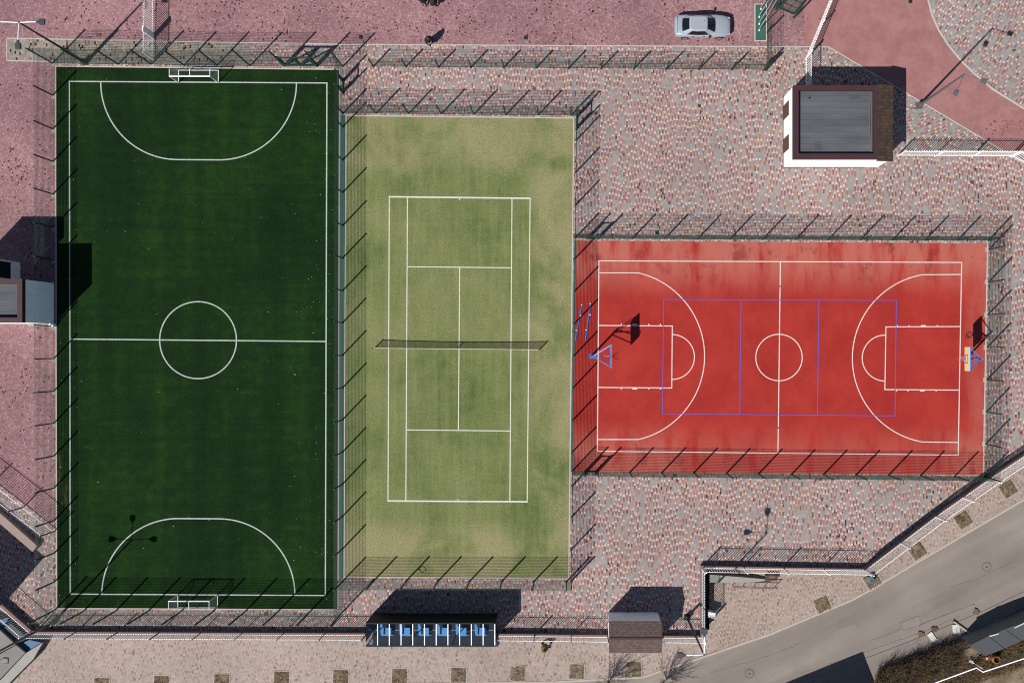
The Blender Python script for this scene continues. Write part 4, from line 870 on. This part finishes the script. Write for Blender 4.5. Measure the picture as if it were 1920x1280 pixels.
# ------------------------------------------------------------------ small things on the ground
def ring_hoop(px, py, label, s=1):
    o = W(px, py); t = thing('wall_hoop', label, 'hoop', o, group='small black hoops on the fences'); z = 1.5; rb = MB(); pts = [(.3 * s + .23 * math.cos(2 * math.pi * k / 18), .23 * math.sin(2 * math.pi * k / 18), z) for k in range(18)]
    for k in range(18): rb.bar(pts[k], pts[(k + 1) % 18], .03)
    part('ring', rb, 'black', t); part('bracket', MB().bar((0, 0, z), (.08 * s, 0, z), .08), 'black', t)
ring_hoop(1079.5, 345, 'black hoop on the upper fence right of the tennis court')
ring_hoop(764, 1089, 'black hoop on the fence above the glazed shelter')
ring_hoop(1856, 460, 'black hoop at the upper right corner of the red court')
for k, (x, y, lab) in enumerate(((986, 71, 'on the pink paving left of the car'), (677, 70, 'on pink paving above the football corner'), (1232, 436, 'above the red court fence'), (1265, 891, 'under the lower red court fence'), (499, 1150, 'under the lower football fence'), (1707, 3, 'on the red path at the top edge'))):
    t = thing('drain_cover', 'small dark square drain cover ' + lab, 'drain cover', W(x, y) + Vector((0, 0, .009)), group='small square drain covers')
    part('frame', MB().box((0, 0, .006), (.3, .3, .012)), 'darkmetal', t)
    for q in range(4): part('bar', MB().box((0, -.09 + .06 * q, .016), (.24, .03, .008)), 'black', t)
for (x, y, lab) in ((1405, 1262, 'round iron manhole cover in the road near the bottom edge'), (1850, 1062, 'round iron manhole cover in the road at the right')):
    t = thing('manhole_cover', lab, 'manhole cover', WL(x, y, -.115), group='manhole covers in the road'); ci = lambda r, n=28: [(r * math.cos(2 * math.pi * k / n), r * math.sin(2 * math.pi * k / n)) for k in range(n)]
    part('apron', MB().prism(ci(.42), 0, .008), 'asphalt', t); part('ring', MB().ribbon(ci(.34), .035, .008, True, z1=.018), 'slate', t); part('lid', MB().prism(ci(.29), .008, .016), 'asphalt', t); part('boss', MB().prism(ci(.09), .016, .024), 'slate', t)

ORD = ['leftmost', 'second', 'third', 'fourth', 'fifth', 'sixth', 'seventh', 'eighth', 'ninth', 'tenth']
SOIL = None
def soil_mesh(k):
    rr = random.Random(k); mb = MB(); n = 8; s = 1.2; vs = []; fs = []
    for a in range(n + 1):
        for b in range(n + 1):
            e = a in (0, n) or b in (0, n); vs.append((-s / 2 + s * a / n, -s / 2 + s * b / n, .0 if e else rr.uniform(.0, .07)))
    for a in range(n):
        for b in range(n): q = a * (n + 1) + b; fs.append((q, q + n + 1, q + n + 2, q + 1))
    return mb.add(vs, fs).mesh('soil', 'earth')
def tuft_mesh(k, n=260, s=1.1, h=.16, w=.012):
    rr = random.Random(k + 50); mb = MB()
    for q in range(n):
        x, y = rr.uniform(-s / 2, s / 2), rr.uniform(-s / 2, s / 2); a = rr.uniform(0, 6.28); l = rr.uniform(.3, 1) * h; lx, ly = math.cos(a) * l * .9, math.sin(a) * l * .9; wx, wy = -math.sin(a) * w, math.cos(a) * w
        mb.add([(x - wx, y - wy, .01), (x + wx, y + wy, .01), (x + lx * .6 + wx * .5, y + ly * .6 + wy * .5, l * .7), (x + lx, y + ly, l * .8)], [(0, 1, 2), (0, 2, 3)])
    return mb.mesh('dry_grass', 'straw')
soils = [soil_mesh(k) for k in range(3)]; tufts = [tuft_mesh(k) for k in range(3)]
EDGE = MB().ribbon([(-.62, -.62), (.62, -.62), (.62, .62), (-.62, .62)], .06, -.05, True, z1=.02).mesh('edging', 'kerb2')
def pit(px, py, rz, label):
    t = thing('tree_pit', label, 'tree pit', WL(px, py, .006), rz, group='square tree pits along the pavement'); k = random.randrange(3)
    obj('soil', soils[k], t, (0, 0, 0)); obj('edging', EDGE, t); obj('dry_grass', tufts[random.randrange(3)], t, (0, 0, .02), random.choice((0, 1.57, 3.14)), kind='stuff')
for k, (x, y) in enumerate(((191, 1284), (303, 1280), (416, 1277), (528, 1272), (639, 1269), (749, 1267), (860, 1265), (970, 1262), (1081, 1258), (1188, 1254))):
    pit(x, y, R(-1), ('leftmost' if k == 0 else ORD[k] + ' from left') + ' of the dry earth tree pits along the bottom edge')
for (x, y, a, lab) in ((1542, 1133, 24, 'dry tree pit by the kerb, nearest the hut, on the slanting pavement'), (1636, 1088, 30, 'green weedy tree pit holding a blue box under the fence corner'), (1720, 1032, 33, 'dry tree pit right of the blue box beside the slanting kerb'), (1806, 974, 33, 'dry tree pit second from the right edge beside the road'), (1890, 916, 33, 'dry tree pit closest to the right edge beside the road')): pit(x, y, R(a), lab)
t = thing('utility_box', 'small pale blue box standing in the weedy tree pit', 'box', WL(1631, 1084, .02), R(20)); part('case', MB().box((0, 0, .22), (.36, .5, .44)), 'bluebright', t); part('lid', MB().box((0, 0, .46), (.4, .54, .04)), 'greymetal', t); part('label_plate', MB().box((0, -.1, .485), (.2, .16, .01)), 'bluewall', t)
t = thing('utility_box', 'white cabinet beside the picket fence on the sunken pavement', 'box', WL(1331, 1147), R(-12)); part('case', MB().box((0, 0, .5), (.5, .36, 1.0)), 'white', t); part('lid', MB().box((0, 0, 1.02), (.56, .42, .04)), 'white', t); part('door', MB().box((0, -.185, .5), (.42, .012, .85)), 'greymetal', t)

# litter flecks on the football turf
rr = random.Random(3); mb = MB()
for k in range(230):
    x = rr.uniform(112, 630); y = rr.uniform(132, 1135)
    if rr.random() < .55: x = 636 - abs(rr.gauss(0, 45))
    if rr.random() < .12: x = 112 + abs(rr.gauss(0, 30))
    if not 110 < x < 634: continue
    p = W(x, y); s = rr.uniform(.010, .03) * (1.8 if rr.random() < .06 else 1); mb.box((p.x, p.y, .015 + s * .3), (s, s * rr.uniform(.6, 2.2), s * .5), rr.uniform(0, 3))
obj('litter_flecks', mb.mesh('litter_flecks', 'paper'), label='tiny pale flecks scattered over the dark football turf', cat='litter', kind='stuff')
# dark leaves on the pink paving
mb = MB()
for cx, cy, sp, n in ((60, 420, 22, 60), (40, 340, 25, 35), (1080, 50, 50, 90), (900, 30, 60, 40), (60, 860, 40, 60), (330, 30, 60, 50), (1480, 50, 30, 30), (680, 20, 90, 50), (1880, 235, 22, 70), (1680, 330, 60, 30), (1800, 390, 40, 35)):
    for k in range(n):
        p = W(rr.gauss(cx, sp), rr.gauss(cy, sp * .6)); s = rr.uniform(.03, .07); mb.box((p.x, p.y, .014), (s, s * rr.uniform(.6, 1.6), .012), rr.uniform(0, 3))
obj('fallen_leaves', mb.mesh('fallen_leaves', plain('dead_leaf', srgb(72, 42, 44), .9, .3, 5)), label='dark dead leaves scattered over the paving', cat='leaves', kind='stuff')

# ------------------------------------------------------------------ lower left concrete roof and blue panels
A = W(0, 1180, 1.0); t = thing('concrete_roof', 'grey concrete slab roof with dark joints in the lower left corner', 'roof', A)
def slab(pts, z0, z1): return MB().prism([tuple((W(x, y, z1) - A).to_2d()) for x, y in pts], z0 - 1.0, z1 - 1.0)
for q in ([(-80, 1130), (0, 1181), (29, 1208), (-2, 1224), (-80, 1262)], [(30, 1209), (47, 1223), (0, 1272), (-40, 1310), (-80, 1340), (-80, 1264), (-1, 1226)]): part('roof_slab', slab(q, .75, 1.0), 'concrete2', t)
part('edge_slab', slab([(48, 1224), (80, 1204), (62, 1235), (22, 1275), (-30, 1330), (-38, 1312), (2, 1273)], .5, .8), 'concrete', t)
part('blue_panel', slab([(37, 1207), (55, 1199), (78, 1204), (50, 1220)], .3, .6), 'bluewall', t); part('blue_panel', slab([(-40, 1170), (17, 1157), (5, 1175), (-30, 1185)], .3, .6), 'bluewall', t)
part('side_slab', slab([(1, 1179), (20, 1168), (52, 1196), (31, 1206)], .4, .7), 'slate', t)
part('wall', slab([(-60, 1190), (10, 1200), (30, 1215), (-20, 1260), (-60, 1280)], -.3, .7), 'concrete2', t)
A = W(-30, 957); t = thing('retaining_wall', 'pale concrete wall slanting off the left edge below the picket fence', 'wall', A)
q = [tuple((W(x, y, .55) - A).to_2d()) for x, y in ((-60, 930), (-50, 918), (70, 1023), (61, 1034))]; part('wall_body', MB().prism(q, 0, .5), 'walltan', t); part('coping', MB().prism(q, .502, .55), 'walltan', t)

# ------------------------------------------------------------------ roadside bits on the far side
t = thing('fallen_pole', 'pale concrete pole lying across the dry verge', 'pole', WL(1788, 1164, -.08)); d = WL(1836, 1200, -.08) - WL(1788, 1164, -.08); part('shaft', MB().tube([(0, 0, .1), (d.x, d.y, .12)], [.07, .11], 8), 'concrete', t); part('cap', MB().tube([(-.06, .04, .1), (0, 0, .1)], .09, 8), 'concrete2', t)
for (x, y, sx, sy, a, mat, nm, lab) in ((1792, 1178, .55, .68, 5, 'paper', 'concrete_slab', 'square white concrete slab beside the lying pole'), (1747, 1193, .42, .75, 35, 'paper', 'concrete_slab', 'slanted white concrete slab left of the lying pole')):
    t = thing(nm, lab, 'slab', WL(x, y, -.08), R(a), group='loose slabs on the footway'); part('slab', MB().box((0, 0, .05), (sx, sy, .1)), mat, t); part('joint', MB().box((0, 0, .102), (sx * .9, .02, .006)), 'concrete2', t)
for (x, y, a, mat, lab) in ((1726, 1189, 8, 'cardboard', 'flat ochre carton on the road edge'), (1751, 1180, 25, 'brown', 'dark dented carton at the road edge beside slabs'), (1829, 1147, -20, 'cardboard', 'crumpled brown carton further right along the road edge')):
    t = thing('carton', lab, 'carton', WL(x, y, -.11), R(a), group='cartons along the road edge'); part('box_body', MB().box((0, 0, .05), (.34, .32, .1)), mat, t); part('flap', MB().box((.2, .02, .108), (.16, .3, .012), .1), mat, t); part('flap', MB().box((-.05, .2, .114), (.3, .14, .012), -.1), mat, t)
# garages
z0 = -1.3; A = W(1870, 1195, z0); t = thing('garage', 'low garage with grey slate sheet roof at the lower right edge', 'garage', A); zt = 1.25
def g(pts, a, b): return MB().prism([tuple((W(x, y, zt) - A).to_2d()) for x, y in pts], a - z0, b - z0)
rp = [[(1817, 1210), (1853, 1192), (1883, 1215), (1848, 1229)], [(1854, 1191.5), (1884, 1179), (1915, 1201), (1884, 1214.5)], [(1885, 1178.5), (1925, 1164), (1955, 1186), (1916, 1200.5)], [(1926, 1163.5), (2000, 1132), (2030, 1154), (1956, 1185.5)]]
for k, q in enumerate(rp): part('roof_sheet', g(q, zt - .06, zt + .004 * (k % 2)), 'slate', t)
part('wall', g([(1822, 1209), (1998, 1136), (2025, 1153), (1850, 1226)], z0 - .3, zt - .062), 'concrete2', t)
part('edge_batten', MB().bar(W(1855, 1192, zt + .05) - A, W(1872, 1187, zt + .05) - A, .08), 'paper', t); part('edge_batten', MB().bar(W(1902, 1176, zt + .05) - A, W(1925, 1165, zt + .05) - A, .08), 'paper', t)
t = thing('barrel', 'open ochre barrel below the slate garage roof', 'barrel', W(1861, 1231, -1.2)); ci = lambda r, n=18: [(r * math.cos(2 * math.pi * k / n), r * math.sin(2 * math.pi * k / n)) for k in range(n)]
part('drum', MB().loft([[(x, y, zz) for x, y in ci(r)] for r, zz in ((.28, 0), (.31, .45), (.28, .9), (.25, .9), (.25, .1))], True), 'orange', t); part('hoop_band', MB().ribbon(ci(.31), .02, .55, True, z1=.6), 'darkmetal', t)
t = thing('canister', 'small red canister with white cap beside the barrel', 'canister', W(1851, 1231, -1.2), R(20)); part('can_body', MB().box((0, 0, .2), (.16, .3, .4)), 'redp', t); part('cap', MB().box((-.14, .02, .3), (.12, .2, .1)), 'paper', t)
# gas pipe
pp = [(1700, 1306), (1752, 1280), (1831, 1251), (1843, 1259), (1925, 1232), (2010, 1204)]; A = W(1752, 1280, -1.2); t = thing('gas_pipe', 'raised pale gas pipe kinking across the scrub', 'pipe', A)
part('pipe_run', MB().tube([W(x, y, .9) - A for x, y in pp], .05, 8), 'white', t)
for x, y in ((1752, 1280), (1790, 1266), (1843, 1259), (1885, 1245), (1925, 1232)): q = W(x, y, .9) - A; part('stand', MB().box((q.x, q.y, q.z / 2 - .1), (.06, .06, q.z + .05)), 'greymetal', t)
t = thing('gas_pipe', 'short pale pipe stub lying beside the kinked pipe', 'pipe', W(1822, 1240, -1.1)); part('pipe_run', MB().tube([(0, 0, .08), (.9, -.55, .08)], .04, 6), 'white', t); part('flange', MB().box((-.1, .05, .1), (.3, .2, .12), -.5), 'paper', t)

# scrub: dry stalks on the bank
rr = random.Random(11); mb = MB()
for k in range(16000):
    u = rr.random(); px = 1640 + 320 * u; yc = 1276 - 118 * u; py = yc + rr.uniform(-12, 75) ** 1.0
    if py > 1340: continue
    if px > 1800 and py < 1236 - (px - 1815) * .42: continue
    o = W(px, py, -1.3); a = rr.uniform(0, 6.28); hgt = rr.uniform(.15, .7) * (2.4 if py < yc + 16 else 1.0); l = hgt * rr.uniform(.3, 1.0); w = rr.uniform(.006, .018)
    ex, ey = math.cos(a), math.sin(a); m = o + Vector((ex * l * .4, ey * l * .4, hgt * .7)); tp = o + Vector((ex * l, ey * l, hgt)); s = Vector((-ey, ex, 0)) * w
    mb.add([o - s, o + s, m + s * .7, m - s * .7, tp], [(0, 1, 2, 3), (3, 2, 4)])
hb = MB()  # dense dark twigs added to deepen the shadow band above the scrub
for k in range(9000):
    u = rr.random(); px = 1645 + 150 * u; yc = 1272 - 58 * u; py = yc + rr.gauss(0, 9)
    o = W(px, py, -1.3); a = rr.uniform(0, 6.28); hgt = rr.uniform(.4, 1.0) * (1.3 + .6 * math.sin(px * .21) * math.sin(px * .07)); l = hgt * rr.uniform(.1, .7); w = rr.uniform(.006, .016)
    ex, ey = math.cos(a), math.sin(a); m = o + Vector((ex * l * .5, ey * l * .5, hgt * .6)); tp = o + Vector((ex * l, ey * l, hgt)); s_ = Vector((-ey, ex, 0)) * w
    hb.add([o - s_, o + s_, m + s_ * .7, m - s_ * .7, tp], [(0, 1, 2, 3), (3, 2, 4)])
obj('shade_twigs', hb.mesh('shade_twigs', 'bark'), label='dense dark twigs added to deepen the shade along the verge', cat='shade_twigs', kind='stuff')
obj('dry_scrub', mb.mesh('dry_scrub', 'straw'), label='dry brown scrub on the bank below the road', cat='scrub', kind='stuff')

mb = MB()
for k in range(700):
    px = rr.uniform(1640, 1925); yc = 1276 - 118 * (px - 1640) / 320; py = yc + rr.gauss(22, 26)
    if px > 1805 and py < 1232 - (px - 1815) * .42 and py > 1150: continue
    if py < yc - 26: continue
    o = W(px, py, -1.26); s_ = rr.uniform(.03, .11); mb.box((o.x, o.y, o.z + s_ * .2), (s_, s_ * rr.uniform(.5, 1.5), s_ * .6), rr.uniform(0, 3))
obj('rubble', mb.mesh('rubble', 'concrete2'), label='loose stones and rubble strewn over the verge', cat='rubble', kind='stuff')
# bare shrubs / trees
def bare_tree(px, py, z, h, spread, label, seed, n=16):
    rr = random.Random(seed); t = thing('bare_shrub', label, 'shrub', W(px, py, z), group='bare leafless shrubs'); tr = MB(); tw = MB()
    tr.tube([(0, 0, 0), (0.03, 0.02, h * .25)], [.05, .04], 6)
    for k in range(n):
        a = 2 * math.pi * (k + rr.random() * .7) / n; tilt = rr.uniform(.15, 1.0); L = h * rr.uniform(.55, .8); p = Vector((0.03, .02, h * rr.uniform(.08, .25))); pts = [p]; d = Vector((math.cos(a) * tilt * spread, math.sin(a) * tilt * spread, 1)).normalized()
        for q in range(5): d = (d + Vector((rr.uniform(-.15, .15), rr.uniform(-.15, .15), .06))).normalized(); pts.append(pts[-1] + d * L / 5)
        tr.tube(pts, [.022, .018, .014, .011, .008, .004], 4)
        for q in range(26):
            f = rr.uniform(.8, 4.99); i = int(f); b = pts[i].lerp(pts[i + 1], f - i); dd = (d + Vector((rr.uniform(-.7, .7), rr.uniform(-.7, .7), rr.uniform(-.1, .5)))).normalized(); l = rr.uniform(.2, .55) * h / 3
            tw.bar(b, b + dd * l, .009); tw.bar(b + dd * l, b + dd * l + (dd + Vector((rr.uniform(-.5, .5), rr.uniform(-.5, .5), .2))).normalized() * l * .7, .006)
    part('trunk', tr, 'bark', t); part('crown', tw, 'bark', t, kind='stuff')
bare_tree(1140, 1277, zl(1140), 3.2, 1.1, 'bare leafless shrub at the bottom edge, left of two', 5, 22)
bare_tree(1243, 1280, zl(1243) - .1, 3.2, 1.1, 'bare leafless shrub at the bottom edge, right of two', 9, 22)
bare_tree(1700, 1262, -1.3, 1.9, 1.6, 'low bare bush at the left of the verge scrub', 15, 22)
bare_tree(1735, 1240, -1.3, 1.8, 1.6, 'low bare bush on the verge below the ochre carton', 16, 22)
bare_tree(1775, 1225, -1.3, 1.9, 1.6, 'low bare bush on the verge near the lying pole', 17, 22)
bare_tree(1665, 1278, -1.3, 1.8, 1.6, 'low bare bush beside the dark shade at the bottom edge', 18, 20)
